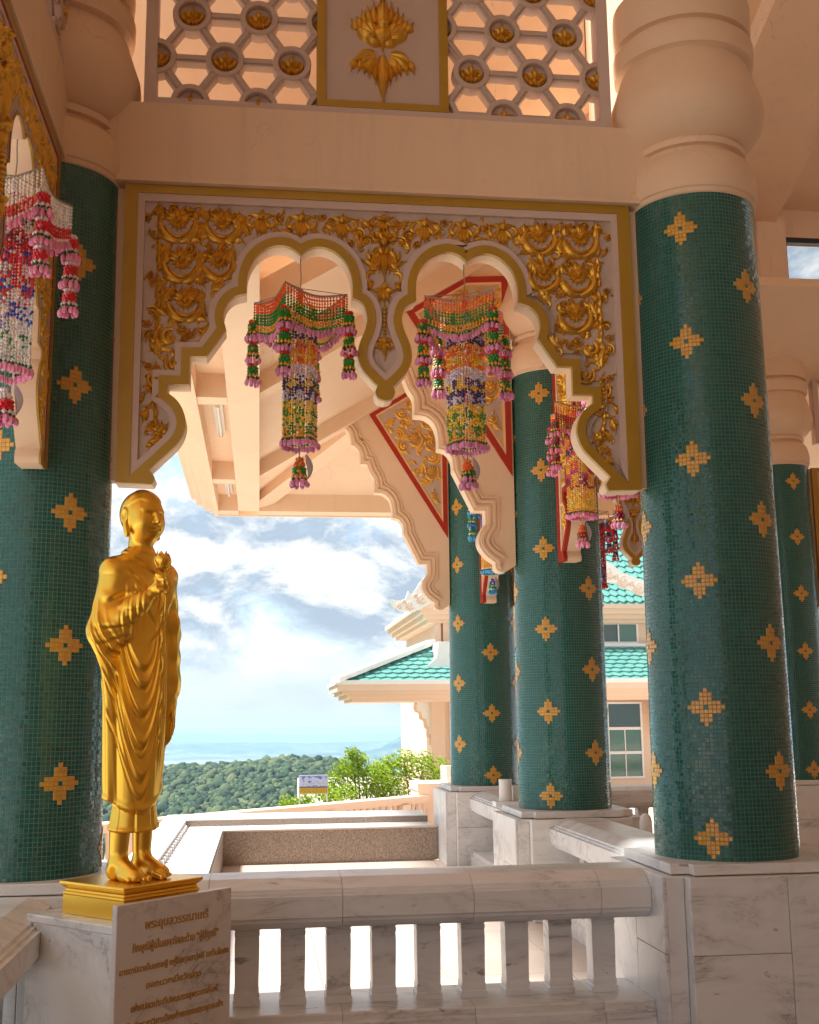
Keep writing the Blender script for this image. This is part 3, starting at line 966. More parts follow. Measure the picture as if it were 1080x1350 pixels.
# ------------------------------------------------------------------ granite wall and coping outside
b = MB()
def granite_wall():
    t = thing('granite_wall', 'low brown granite retaining wall with pale coping on the sunny terrace', 'wall', (0, 0, 0))
    xs = [-0.40, 0.62, 1.50, 2.085]
    for a, c in zip(xs[:-1], xs[1:]):
        b = MB(); b.box(a + 0.002, 13.885, 0.004, c - 0.002, 13.93, 0.37); b.build('granite_slab', M['granite'], t)
    b = MB(); b.box(-0.402, 13.86, 0.371, 2.085, 14.0, 0.388); b.build('coping', M['tile_floor'], t)
    # side of the raised walk
    ys = [7.4, 9.3, 11.4, 13.88]
    for a, c in zip(ys[:-1], ys[1:]):
        b = MB(); b.box(-0.404, a + 0.002, 0.004, -0.39, c - 0.002, 0.36); b.build('granite_slab', M['granite'], t)
granite_wall()
def back_kerb():
    t = thing('terrace_kerb', 'white marble kerb around the raised terrace, granite on its inner face', 'kerb', (0, 0, 0))
    b = MB(); b.box(-1.13, 7.0, -0.55, -0.852, 14.5, 0.462); b.box(-1.13, 14.5, -0.55, 2.06, 15.35, 0.4615)
    b.build('coping', M['marble_white'], t)
    xs = [-0.848, 0.3, 1.3, 2.058]
    for a, c in zip(xs[:-1], xs[1:]):
        g = MB(); g.box(a + 0.002, 14.488, 0.386, c - 0.002, 14.499, 0.452); g.build('granite_slab', M['granite'], t)
    for k in range(22):  # small blocks added along the coping to cast a dotted shadow
        g = MB(); g.box(-0.849, 9.0 + 0.24 * k, 0.386, -0.815, 9.10 + 0.24 * k, 0.43); g.build('kerb_block', M['marble_white'], t)
back_kerb()
# ------------------------------------------------------------------ relief ornament (faces -y, lies on y = 0)
def leaf(b, x, z, ang, ln, wd, h, curl=0.0, n=6, base=0.25):
    """a pointed leaf with a raised mid-rib, bent by curl (radians over its length)"""
    wd *= 1.45
    V = []; F = []
    px, pz_, a = x, z, ang
    for i in range(n + 1):
        t = i / n
        w = wd * (base + (1 - base) * math.sin(PI * min(1, t * 1.15 + 0.12))) * (1 - t ** 3) if t < 1 else 0.0005
        hh = h * (0.55 + 0.45 * math.sin(PI * t)) * (1 - 0.75 * t ** 4)
        nx, nz = -math.sin(a), math.cos(a)
        V += [(px + nx * w, 0.003, pz_ + nz * w), (px + nx * w * 0.55, -hh * 0.62, pz_ + nz * w * 0.55), (px, -hh, pz_), (px - nx * w * 0.55, -hh * 0.55, pz_ - nz * w * 0.55), (px - nx * w, 0.003, pz_ - nz * w)]
        s = ln / n
        px += math.cos(a) * s; pz_ += math.sin(a) * s; a += curl / n
    for i in range(n):
        for k in range(4):
            o = i * 5 + k
            F.append((o, o + 5, o + 6, o + 1))
    F.append((0, 1, 2, 3, 4))
    b.add(V, F)

def crescent(b, x, z, r, a0, a1, w, h, n=14, spiral=0.0):
    w *= 1.3
    V = []; F = []
    for i in range(n + 1):
        t = i / n
        a = math.radians(a0 + (a1 - a0) * t)
        rr = r * (1 - spiral * t)
        ww = w * (0.30 + 0.70 * math.sin(PI * min(1.0, 0.10 + 0.85 * t)))
        hh = h * (0.45 + 0.55 * math.sin(PI * t))
        ca, sa = math.cos(a), math.sin(a)
        for q, y in ((-1, 0.003), (-0.6, -hh * 0.8), (0.05, -hh), (0.65, -hh * 0.62), (1, 0.003)):
            V.append((x + ca * (rr + q * ww), y, z + sa * (rr + q * ww)))
    for i in range(n):
        for k in range(4):
            o = i * 5 + k
            F.append((o + 1, o + 6, o + 5, o))
    b.add(V, F)

def ball(b, x, z, r, h): b.sphere((x, -h * 0.35, z), (r, h, r), 8, 5)

def flower(b, x, z, r, n=9, a0=0.0, spread=2 * PI, h=0.03):
    for k in range(n):
        a = a0 + spread * (k / n if spread > 6 else k / (n - 1))
        leaf(b, x + math.cos(a) * r * 0.12, z + math.sin(a) * r * 0.12, a, r * 0.92, r * 0.24, h * (0.8 + 0.3 * (k % 2)), 0.25 * (-1) ** k, 4)
    ball(b, x, z, r * 0.22, h * 1.2)

R = math.radians
def mesh_scroll(flip=1, open_=1.0):
    """crescent of foliage cradling a fan of petals, as on the spandrels"""
    b = MB()
    crescent(b, 0, 0, 0.070, 172, 274, 0.0145, 0.034, 9); crescent(b, 0, 0, 0.070, 276, 385, 0.0155, 0.036, 9)
    crescent(b, 0, 0, 0.050, 185, 355, 0.0065, 0.022, 9)
    for k in range(9):
        a = R(8 + 164 * k / 8)
        leaf(b, math.cos(a) * 0.012, 0.020 + math.sin(a) * 0.010, a, 0.064 if k % 2 else 0.052, 0.0115, 0.042 if k % 2 else 0.030, 0.3 * (-1) ** k, 5)
    for k in range(6):
        a = R(196 + 30 * k)
        leaf(b, math.cos(a) * 0.008, 0.014 + math.sin(a) * 0.008, a, 0.036, 0.0095, 0.032, 0.2, 4)
    leaf(b, -0.064 * flip, 0.018, R(90 + 10 * flip), 0.062, 0.014, 0.030, -1.0 * flip, 5)
    leaf(b, 0.064 * flip, 0.024, R(90 - 20 * flip), 0.052, 0.013, 0.028, 1.0 * flip, 5)
    leaf(b, 0.045 * flip, -0.058, R(90 - 90 * flip) if flip > 0 else R(180), 0.06, 0.014, 0.024, -0.9 * flip, 5)
    ball(b, 0, 0.018, 0.015, 0.046)
    return b.mesh('scroll_flower', M['gilt'])
def mesh_bell(s=1.0):
    """hanging flower between two curling fronds: one unit of the frieze"""
    b = MB()
    for f in (-1, 1):
        crescent(b, f * 0.044, -0.010, 0.026, 90 if f > 0 else 90, 90 - f * 230, 0.010, 0.024, 10, 0.35)
        leaf(b, 0, 0.012, R(90 - f * 62), 0.072, 0.014, 0.026, -f * 0.9, 6)
        leaf(b, f * 0.006, -0.004, R(-90 + f * 16), 0.085, 0.013, 0.026, -f * 0.25, 5)
        leaf(b, f * 0.014, 0.0, R(-90 + f * 42), 0.070, 0.013, 0.024, -f * 0.5, 5)
        leaf(b, f * 0.070, -0.035, R(-90 - f * 4), 0.060, 0.013, 0.020, f * 0.7, 5)
    leaf(b, 0, -0.004, R(-90), 0.098, 0.013, 0.032, 0, 5)
    ball(b, 0, 0.016, 0.017, 0.034); ball(b, 0, 0.042, 0.010, 0.022)
    return b.mesh('bell_flower', M['gilt'])
def mesh_spray(flip=1):
    b = MB()
    leaf(b, 0, 0, R(90), 0.13, 0.020, 0.026, 0.5 * flip, 7)
    for k, (a, l) in enumerate(((40, 0.075), (150, 0.065), (20, 0.055), (165, 0.05))):
        leaf(b, 0, 0.012 + 0.016 * k, R(90 + (a - 90) * flip), l, 0.014, 0.022, (0.9 if a < 90 else -0.9) * flip, 5)
    crescent(b, 0.03 * flip, 0.0, 0.022, 120, 380 if flip > 0 else -140, 0.008, 0.02, 9, 0.3)
    return b.mesh('leaf_spray', M['gilt'])
def mesh_stem():
    """upright jointed stem that edges the panel"""
    b = MB()
    for k in range(4):
        leaf(b, 0, 0.040 * k - 0.08, R(90 + (7 if k % 2 else -7)), 0.060, 0.0125, 0.024, 0.2 if k % 2 else -0.2, 5, 0.6)
        ball(b, 0.0, 0.040 * k - 0.08, 0.010, 0.022)
    return b.mesh('stem_relief', M['gilt'])
def mesh_knot(flip=1):
    b = MB()
    crescent(b, 0, 0, 0.030, 60, 60 + 300 * flip, 0.011, 0.024, 12, 0.45)
    crescent(b, 0, 0, 0.050, 120 if flip > 0 else 60, 120 + 170 * flip if flip > 0 else 60 - 170, 0.010, 0.022, 10)
    leaf(b, 0.01 * flip, 0.04, R(90 + 10 * flip), 0.055, 0.013, 0.02, -0.7 * flip, 5)
    ball(b, 0, 0, 0.014, 0.028)
    return b.mesh('scroll_knot', M['gilt'])
def mesh_drop():
    """flower that fills the rounded foot of the arch"""
    b = MB()
    for k in range(7): leaf(b, 0, 0, R(30 + 40 * k - 30), 0.058, 0.016, 0.028, 0.4, 5)
    for k in range(4): leaf(b, 0.0, -0.03 - 0.022 * k, R(-100 + 16 * (k % 2)), 0.055, 0.014, 0.022, 0.2, 5)
    ball(b, 0, 0.005, 0.020, 0.036)
    return b.mesh('drop_flower', M['gilt'])
def mesh_pendant():
    """tall figure-like plant above the middle drop of the arch"""
    b = MB()
    for f in (-1, 1):
        crescent(b, f * 0.040, 0.170, 0.032, 90, 90 - f * 250, 0.010, 0.026, 10, 0.3)
        leaf(b, f * 0.006, 0.16, R(90 - f * 40), 0.07, 0.014, 0.024, f * 0.9, 6)
        leaf(b, f * 0.012, 0.065, R(90 - f * 22), 0.080, 0.016, 0.032, f * 0.6, 6)
        for k in range(4): leaf(b, f * (0.010 + 0.015 * k), 0.060 - 0.004 * k, R(-90 + f * (4 + 7 * k)), 0.135 - 0.016 * k, 0.012, 0.030 - 0.003 * k, -f * 0.35, 6)
        crescent(b, f * 0.072, -0.085, 0.036, -90, -90 + f * 210, 0.012, 0.026, 11, 0.15)
        leaf(b, f * 0.07, -0.01, R(90 - f * 50), 0.085, 0.014, 0.022, -f * 0.7, 6)
        leaf(b, f * 0.08, 0.03, R(90 - f * 30), 0.07, 0.012, 0.02, f * 0.9, 5)
        leaf(b, f * 0.008, -0.150, R(-90 + f * 62), 0.085, 0.015, 0.024, f * 1.1, 6)
        leaf(b, f * 0.006, -0.165, R(-90 + f * 28), 0.085, 0.016, 0.026, -f * 0.5, 6)
    leaf(b, 0, 0.11, R(90), 0.085, 0.020, 0.040, 0, 5); ball(b, 0, 0.135, 0.024, 0.040)
    leaf(b, 0, 0.06, R(-90), 0.19, 0.018, 0.038, 0, 6)
    leaf(b, 0, -0.16, R(-90), 0.10, 0.018, 0.030, 0, 5); ball(b, 0, -0.14, 0.022, 0.034)
    for k in range(7): ball(b, 0, -0.275 - 0.026 * k, 0.0135 - 0.0004 * k, 0.022)
    for f in (-1, 1):
        leaf(b, 0, -0.475, R(90 - f * 70), 0.060, 0.016, 0.026, -f * 0.8, 5)
        leaf(b, 0, -0.490, R(-90 + f * 60), 0.060, 0.016, 0.026, -f * 0.9, 5)
        crescent(b, f * 0.036, -0.49, 0.024, 90, 90 - f * 200, 0.009, 0.022, 9)
    leaf(b, 0, -0.47, R(-90), 0.125, 0.018, 0.032, 0, 6); ball(b, 0, -0.475, 0.021, 0.036)
    return b.mesh('pendant_relief', M['gilt'])
ORN = {'scroll': (mesh_scroll(1), mesh_scroll(-1)), 'bell': (mesh_bell(),) * 2, 'spray': (mesh_spray(1), mesh_spray(-1)), 'stem': (mesh_stem(),) * 2,
       'knot': (mesh_knot(1), mesh_knot(-1)), 'drop': (mesh_drop(),) * 2, 'pendant': (mesh_pendant(),) * 2}
ORN_NAME = {'scroll': 'scroll_flower', 'bell': 'bell_flower', 'spray': 'leaf_spray', 'stem': 'stem_relief', 'knot': 'scroll_knot', 'drop': 'drop_flower', 'pendant': 'pendant_relief'}

# ------------------------------------------------------------------ the scalloped arch panel
AX = 0.7025
def spline(pts, n=5):
    """Catmull-Rom through the points of one smooth run"""
    if len(pts) < 3: return list(pts)
    P = [pts[0]] + list(pts) + [pts[-1]]
    out = []
    for i in range(1, len(P) - 2):
        p0, p1, p2, p3 = (Vector(q) for q in P[i - 1:i + 3])
        for k in range(n):
            t = k / n
            out.append(tuple(0.5 * ((2 * p1) + (-p0 + p2) * t + (2 * p0 - 5 * p1 + 4 * p2 - p3) * t * t + (-p0 + 3 * p1 - 3 * p2 + p3) * t ** 3)))
    out.append(tuple(pts[-1]))
    return out
def curve(runs, n=5):
    out = []
    for r in runs:
        s = spline(r, n)
        if out and (Vector(out[-1]) - Vector(s[0])).length < 1e-6: s = s[1:]
        out += s
    return out

HALF = curve([
    [(-0.607, 2.932), (-0.593, 2.968), (-0.622, 3.014)],
    [(-0.622, 3.014), (-0.543, 3.093), (-0.462, 3.182), (-0.430, 3.275), (-0.444, 3.355), (-0.482, 3.418), (-0.535, 3.461)],
    [(-0.535, 3.461), (-0.535, 3.510)], [(-0.535, 3.510), (-0.414, 3.510)], [(-0.414, 3.510), (-0.414, 3.678)], [(-0.414, 3.678), (-0.322, 3.680)], [(-0.322, 3.680), (-0.213, 3.844)],
    [(-0.213, 3.844), (-0.230, 3.918), (-0.216, 3.991), (-0.168, 4.044), (-0.099, 4.066)],
    [(-0.099, 4.066), (-0.097, 4.174), (-0.064, 4.270), (0.005, 4.341), (0.085, 4.368), (0.154, 4.355), (0.208, 4.316)],
    [(0.208, 4.316), (0.262, 4.355), (0.331, 4.368), (0.411, 4.341), (0.480, 4.270), (0.513, 4.174), (0.515, 4.060)],
    [(0.515, 4.060), (0.574, 4.028), (0.600, 3.950), (0.589, 3.875), (0.556, 3.790), (0.545, 3.706), (0.568, 3.632), (0.623, 3.566), (0.659, 3.532)],
    [(0.659, 3.532), (0.645, 3.496), (0.662, 3.458), (0.7025, 3.444)]], 4)
HALF = [(x - AX, z) for x, z in HALF]
XL = -0.806 - AX; ZT = 4.712; ZB = 2.940

def clip_half(d, xlim, ztop):
    off = offset_line(HALF, d)
    pts = []
    seen = False
    mid = next(i for i, p in enumerate(HALF) if p[1] > 3.46)
    i = mid
    head = []
    while i > 9 and off[i][0] > xlim:
        head.append(off[i]); i -= 1
    p, q = off[i + 1], off[i]                       # carry the line on to the border
    t = (xlim - p[0]) / (q[0] - p[0]); head.append((xlim, p[1] + (q[1] - p[1]) * t))
    pts = head[::-1]
    for k in range(mid + 1, len(off)):
        p, q = off[k - 1], off[k]
        if q[0] >= -0.001 and q[1] < 4.0:
            t = (0 - p[0]) / (q[0] - p[0]) if q[0] != p[0] else 0
            pts.append((0.0, p[1] + (q[1] - p[1]) * t)); break
        pts.append(q)
    # loops left by the mitre at tight hollows: keep points moving on
    clean = [pts[0]]
    for p in pts[1:]:
        if (Vector(p) - Vector(clean[-1])).length > 0.004: clean.append(p)
    return clean

def outline(d, wl, wt):
    """closed outline of the panel pulled in by d along the scallops, wl at the sides, wt at the top"""
    if d == 0:
        left = [(XL, ZB)] + [(HALF[0][0], HALF[0][1])] + HALF[1:]
    else:
        left = clip_half(d, XL + wl, ZT - wt)
    right = [(-x, z) for x, z in reversed(left[:-1])]
    bottom = left + right
    return bottom + [(-(XL + wl), ZT - wt), (XL + wl, ZT - wt)]

LAYOUT = []
def lay(kind, x, z, s=1.0, r=0.0): LAYOUT.append((kind, x - AX, z, s * (1.30 if kind in ('scroll', 'knot', 'spray') else 1.12), r))
for (kind, px, pz_, s, r) in (
    ('scroll', -0.500, 4.480, 1.12, 0), ('scroll', -0.245, 4.485, 1.08, 0), ('scroll', -0.475, 4.235, 1.12, 0), ('scroll', -0.262, 4.245, 1.0, 10), ('scroll', -0.450, 3.995, 1.06, 0),
    ('knot', -0.535, 3.800, 1.25, 0), ('spray', -0.360, 3.800, 0.95, -55), ('spray', -0.300, 4.090, 0.85, -50), ('spray', -0.375, 4.400, 0.9, -30), ('spray', -0.130, 4.450, 0.85, 20), ('spray', -0.365, 4.590, 0.6, 190),
    ('spray', -0.180, 4.345, 0.8, 150), ('spray', -0.385, 4.180, 0.6, 200),
    ('stem', -0.605, 4.500, 1.1, 0), ('stem', -0.605, 4.290, 1.0, 0), ('spray', -0.590, 4.240, 0.75, -35), ('stem', -0.605, 4.070, 1.1, 0), ('spray', -0.585, 4.010, 0.8, -35), ('stem', -0.605, 3.880, 0.9, 0),
    ('knot', -0.500, 3.640, 0.85, 20), ('spray', -0.600, 3.690, 0.95, 0), ('spray', -0.585, 3.560, 0.85, 170), ('knot', -0.600, 3.545, 0.75, 0), ('knot', -0.590, 3.440, 0.8, 150), ('stem', -0.600, 3.330, 0.9, 8),
    ('drop', -0.570, 3.245, 1.0, 0), ('spray', -0.610, 3.145, 0.65, 170),
    ('bell', -0.020, 4.530, 1.12, 0), ('bell', 0.215, 4.530, 1.12, 0), ('bell', 0.455, 4.530, 1.12, 0)):
    lay(kind, px, pz_, s, r)

def fill_gaps():
    rb = random.Random(9)
    poly = [(x, z) for x, z in outline(0.086, 0.115, 0.098)]
    segs = list(zip(poly, poly[1:] + poly[:1]))
    big = [(x, z, 0.074 * s if k == 'scroll' else 0.075 * s if k == 'bell' else 0.045 * s) for k, x, z, s, r in LAYOUT]
    tries = 0
    while tries < 9000:
        tries += 1
        x = rb.uniform(XL + 0.12, -0.06); z = rb.uniform(3.0, 4.6)
        q = 0.042 if tries < 3000 else 0.030
        ins = False; dm = 9
        for (xa, za), (xb, zb) in segs:
            if (za > z) != (zb > z) and x < (xb - xa) * (z - za) / (zb - za) + xa: ins = not ins
            e = Vector((xb - xa, zb - za)); v = Vector((x - xa, z - za)); k = max(0, min(1, v.dot(e) / max(1e-9, e.length_squared)))
            dm = min(dm, (v - e * k).length)
        if ins and dm > q * 0.85 and all((x - a) ** 2 + (z - c) ** 2 > (q * 0.62 + d * 0.84) ** 2 for a, c, d in big):
            big.append((x, z, q)); LAYOUT.append(('spray' if tries % 3 else 'knot', x, z - q * 0.4, q / 0.056, rb.uniform(0, 360)))
fill_gaps()

def arch(label, loc, rotz, sx, outer_mat, mid_mat, group, dense=True, second=None, rim=1.0):
    t = thing('arch_panel', label, 'arch', loc, rotz, group)
    P0 = [(x * sx, z) for x, z in outline(0, 0, 0)]
    P1 = [(x * sx, z) for x, z in outline(0.050 * rim, 0.076, 0.052)]
    P2 = [(x * sx, z) for x, z in outline(0.086 * rim, 0.115, 0.098)]
    b = MB(); b.prism(P0, 0.034, 0.155, 0, 1)
    b.build('panel', [M['field'], M['cream_light']], t)
    for f in (-1, 1):
        b = MB(); xa, xb = sorted((f * (-XL - 0.004) * sx, f * (-XL + 0.055) * sx)); b.box(xa, 0.05, 2.96, xb, 0.14, 4.70)
        b.build('side_fillet', M['cream'], t)
    b = MB(); b.ring(P0, P1, 0.0 if rim == 1.0 else 0.024, 0.036)
    b.build('outer_border', M[outer_mat], t)
    if second:
        Pm = [(x * sx, z) for x, z in outline(0.062 if rim == 1 else 0.0505 * rim, 0.092, 0.068)]
        b = MB(); b.ring(P1, Pm, 0.004 if rim == 1 else 0.0265, 0.036); b.build('red_line', M[second], t)
        b = MB(); b.ring(Pm, P2, 0.008 if rim == 1 else 0.029, 0.036); b.build('inner_moulding', M[mid_mat], t)
    else:
        b = MB(); b.ring(P1, P2, 0.009, 0.036); b.build('inner_moulding', M[mid_mat], t)
    if dense:
        for kind, x, z, s, r in LAYOUT:
            for f in (0, 1):
                o = link(ORN_NAME[kind], ORN[kind][f], t, ((x if f == 0 else -x) * sx, 0.034, z))
                o.rotation_euler = (0, R(-r) if f == 0 else R(r), 0)
                o.scale = (s, 1.0 if rim == 1 else 0.6, s)
        o = link('bell_flower', ORN['bell'][0], t, (0, 0.034, 4.555)); o.scale = (1.1, 1, 0.9)
        link('pendant_relief', ORN['pendant'][0], t, (0, 0.030, 4.285))
    return t
G_ARCH = 'scalloped arch panels with gilt scrollwork'
arch('wide twin arch in the middle, gold borders and gilt scrolls, two garlands hanging in it', (AX, 6.453, 0), 0, 1.0, 'gold_paint', 'moulding', G_ARCH)
arch('arch panel at the left edge with a red line, seen almost edge on', (-1.09, 6.553 - 1.7835, 0), PI / 2, 0.905, 'gold_paint', 'moulding', G_ARCH, True, 'maroon', 0.3)
arch('red edged arch between the biggest and second columns, only its far foot showing', (2.545, 6.553 + 1.7835, 0), -PI / 2, 0.905, 'red', 'cream_light', G_ARCH)
arch('red edged arch between the second and furthest columns, half behind the blue garland', (2.545, 10.12 + 1.83, 0), -PI / 2, 0.905, 'red', 'cream_light', G_ARCH)
arch('gold bordered arch far behind, its pendant showing left of the biggest column', (AX + 3.87, 13.68, 0), 0, 1.0, 'gold_paint', 'moulding', G_ARCH)
arch('gold bordered arch at the right edge, beyond the half hidden column', (AX + 7.74, 13.68, 0), 0, 1.0, 'gold_paint', 'moulding', G_ARCH)

# beams over the arches
def beam(label, loc, rotz, ln, h=0.50):
    t = thing('beam', label, 'beam', loc, rotz, 'plain cream beams over the arches')
    b = MB(); b.box(-ln / 2, 0, 0.0, ln / 2, 0.30, h); b.build('beam_body', M['cream'], t)
    b = MB(); b.box(-ln / 2, -0.014, 0.001, ln / 2, -0.0005, 0.035); b.build('lower_fillet', M['cream'], t)
    return t
beam('plain cream beam above the wide twin arch, under the lattice', (AX, 6.43, 4.714), 0, 3.45)
beam('plain cream beam over the arch at the left edge', (-1.115, 6.553 - 1.7835, 4.714), PI / 2, 3.1)

# ------------------------------------------------------------------ pierced lattice
def hexlat():
    ring = MB()
    prof = [(0.080, -0.030), (0.085, -0.038), (0.110, -0.038), (0.116, -0.030), (0.116, 0.055), (0.080, 0.055)]
    n = 28; V = []; F = []
    for r, y in prof:
        for i in range(n):
            a = 2 * PI * i / n
            V.append((r * math.cos(a), y, r * math.sin(a)))
    m = len(prof)
    for k in range(m):
        for i in range(n):
            j = (i + 1) % n; k2 = (k + 1) % m
            F.append((k * n + i, k * n + j, k2 * n + j, k2 * n + i))
    ring.add(V, F)
    d = []
    for i in range(n): d.append((0.08 * math.cos(2 * PI * i / n), 0.004, 0.08 * math.sin(2 * PI * i / n)))
    ring.add(d, [tuple(range(n))], 0)
    ring = ring.mesh('lattice_ring', M['field2'], True, R(30))
    f = MB()
    for s in (-1, 1):
        crescent(f, s * 0.030, -0.008, 0.024, 80, 80 - s * 260, 0.009, 0.026, 9, 0.2)
        leaf(f, 0, -0.006, R(90 - s * 48), 0.062, 0.016, 0.028, -s * 0.9, 5)
        leaf(f, s * 0.014, -0.020, R(-90 + s * 18), 0.046, 0.013, 0.024, s * 0.5, 4)
        leaf(f, s * 0.034, 0.004, R(-90 + s * 40), 0.052, 0.012, 0.020, -s * 0.7, 4)
    leaf(f, 0, 0.0, R(90), 0.062, 0.016, 0.030, 0, 4); leaf(f, 0, -0.004, R(-90), 0.060, 0.013, 0.032, 0, 4)
    ball(f, 0, 0.004, 0.016, 0.036)
    f.v = [(p[0] * 1.22, p[1], p[2] * 1.22) for p in f.v]
    f = f.mesh('rosette_flower', M['gilt'])
    return ring, f
M['field2'] = paint('lattice_paint', (0.56, 0.42, 0.345), 0.62, 0.08, 4.0, 0.1)
RING, ROSE = hexlat()
def bar_mesh(ln):
    b = MB()
    w = 0.025
    b.box(-ln / 2, -0.020, -w, ln / 2, 0.050, w)
    b.box(-ln / 2, -0.030, -w * 0.45, ln / 2, -0.0205, w * 0.45)
    return b.mesh('lattice_bar', M['field2'])
SX, SZ = 0.400, 0.2865
BAR_H = bar_mesh(SX - 0.19); BAR_D = bar_mesh(math.hypot(SX / 2, SZ) - 0.19)
ANG_D = math.atan2(SZ, SX / 2)

def lattice(t, x0, x1, z0, z1, ax, az):
    """rings on a triangular grid inside the opening, joined by bars; anchor ring at (ax, az)"""
    pts = []
    for j in range(-6, 8):
        for i in range(-9, 10):
            x = ax + i * SX + (SX / 2 if j % 2 else 0); z = az + j * SZ
            if x0 - 0.09 < x < x1 + 0.09 and z0 - 0.02 < z < z1 + 0.05: pts.append((x, z))
    for (x, z) in pts:
        def cut(me):
            if x - 0.118 > x0 and x + 0.118 < x1: return me
            bm = bmesh.new(); bm.from_mesh(me)
            for px, nx in ((x0 + 0.001 - x, -1), (x1 - 0.001 - x, 1)):
                bmesh.ops.bisect_plane(bm, geom=list(bm.verts) + list(bm.edges) + list(bm.faces), plane_co=(px, 0, 0), plane_no=(nx, 0, 0), clear_outer=True)
            m2 = me.copy(); bm.to_mesh(m2); bm.free()
            return m2 if len(m2.polygons) else None
        rm, fm = cut(RING), cut(ROSE)
        if rm is None: continue
        r = link('lattice_ring', rm, t, (x, 0, z))
        if fm: link('rosette_flower', fm, r, (0, 0, 0)).scale = (1.0, 1.2, 1.0)
    def inside(x, z): return x0 - 0.30 < x < x1 + 0.30 and z0 - 0.25 < z < z1 + 0.2
    done = set()
    for j in range(-7, 9):
        for i in range(-10, 11):
            x = ax + i * SX + (SX / 2 if j % 2 else 0); z = az + j * SZ
            for dx, dz, m, a in ((SX, 0, BAR_H, 0), (SX / 2, SZ, BAR_D, ANG_D), (-SX / 2, SZ, BAR_D, PI - ANG_D)):
                mx, mz = x + dx / 2, z + dz / 2
                if x0 + 0.01 < mx < x1 - 0.01 and z0 < mz < z1:
                    o = link('lattice_bar', m, t, (mx, 0, mz)); o.rotation_euler = (0, -a, 0)

def emblem():
    b = MB()
    for f in (-1, 1):
        for k in range(4):
            leaf(b, f * (0.016 + 0.022 * k), 0.16 - 0.006 * k, R(90 - f * (2 + 7 * k)), 0.185 - 0.028 * k, 0.017, 0.048 - 0.005 * k, f * 0.25, 7)
            leaf(b, f * (0.012 + 0.022 * k), -0.120 + 0.010 * k, R(-90 + f * (2 + 6 * k)), 0.165 - 0.026 * k, 0.016, 0.046 - 0.005 * k, -f * 0.25, 7)
        for k, (a, l) in enumerate(((14, 0.120), (36, 0.125), (60, 0.105))):
            leaf(b, f * 0.045, 0.062 + 0.014 * k, R(90 - f * (90 - a)), l, 0.034, 0.046, f * 0.9, 8, 0.6)
            leaf(b, f * (0.135 - 0.022 * k), 0.105 + 0.012 * k, R(90 - f * (12 - 6 * k)), 0.080, 0.020, 0.040, -f * 0.5, 6)
        for k, (a, l) in enumerate(((-4, 0.125), (-26, 0.120), (-50, 0.095))):
            leaf(b, f * 0.042, -0.050 - 0.012 * k, R(90 - f * (90 - a)), l, 0.034, 0.046, -f * 0.9, 8, 0.6)
            leaf(b, f * (0.145 - 0.030 * k), -0.085 - 0.006 * k, R(-90 + f * (8 - 4 * k)), 0.085, 0.018, 0.036, f * 0.3, 6)
        leaf(b, f * 0.010, 0.022, R(90 - f * 78), 0.105, 0.024, 0.050, f * 0.35, 6)
    leaf(b, 0, 0.10, R(90), 0.27, 0.030, 0.064, 0, 8); leaf(b, 0, -0.06, R(-90), 0.35, 0.028, 0.058, 0, 8)
    leaf(b, 0, 0.15, R(-90), 0.19, 0.046, 0.062, 0, 7)
    ball(b, 0, 0.13, 0.034, 0.06)
    return b.mesh('gilt_emblem', M['gilt'])

def frieze(label, loc, rotz, sx=1.0):
    t = thing('lattice_screen', label, 'lattice', loc, rotz, 'pierced lattice screens over the arches')
    x0, x1, z0, z1 = (-0.717 - AX), (2.128 - AX), 0.0, 1.42
    b = MB()
    b.box(x0, -0.045, 0.0, x1, 0.075, 0.050); b.box(x0, -0.046, 1.37, x1, 0.075, 1.42)
    b.box(x0, -0.0455, 0.0505, x0 + 0.072, 0.074, 1.3695); b.box(x1 - 0.072, -0.0455, 0.0505, x1, 0.074, 1.3695)
    b.build('frame', M['moulding'], t)
    c0, c1 = 0.302 - AX, 1.104 - AX
    b = MB(); b.box(c0 + 0.003, -0.028, 0.0505, c1 - 0.003, 0.06, 1.3695); b.build('centre_panel', M['field2'], t)
    b = MB(); w = 0.052
    b.ring([(c0, 0.0502), (c1, 0.0502), (c1, 1.3698), (c0, 1.3698)], [(c0 + w, 0.0502 + w * 0.8), (c1 - w, 0.0502 + w * 0.8), (c1 - w, 1.3698 - w), (c0 + w, 1.3698 - w)], -0.050, 0.055)
    b.build('gold_border', M['gold_paint'], t)
    o = link('gilt_emblem', EMBLEM, t, (0, -0.028, 0.465)); o.scale = (1.18, 1, 1.04)
    lattice(t, x0 + 0.072, c0, 0.05, 1.37, -0.248 - AX, 5.540 - 5.215)
    lattice(t, c1, x1 - 0.072, 0.05, 1.37, 1.654 - AX, 5.556 - 5.215)
    return t
EMBLEM = emblem()
frieze('pierced lattice of rings with a gold framed emblem, above the wide twin arch', (AX, 6.50, 5.215), 0)
frieze('pierced lattice in the top left corner, seen almost edge on', (-1.16, 6.553 - 1.7835, 5.215), PI / 2)
frieze('pierced lattice over the arch at the right edge', (AX + 7.74, 13.72, 5.03), 0)
b = MB(); b.box(-1.2, 6.52, 6.636, 2.7, 6.66, 7.6); struct('upper_wall', b, M['cream'])

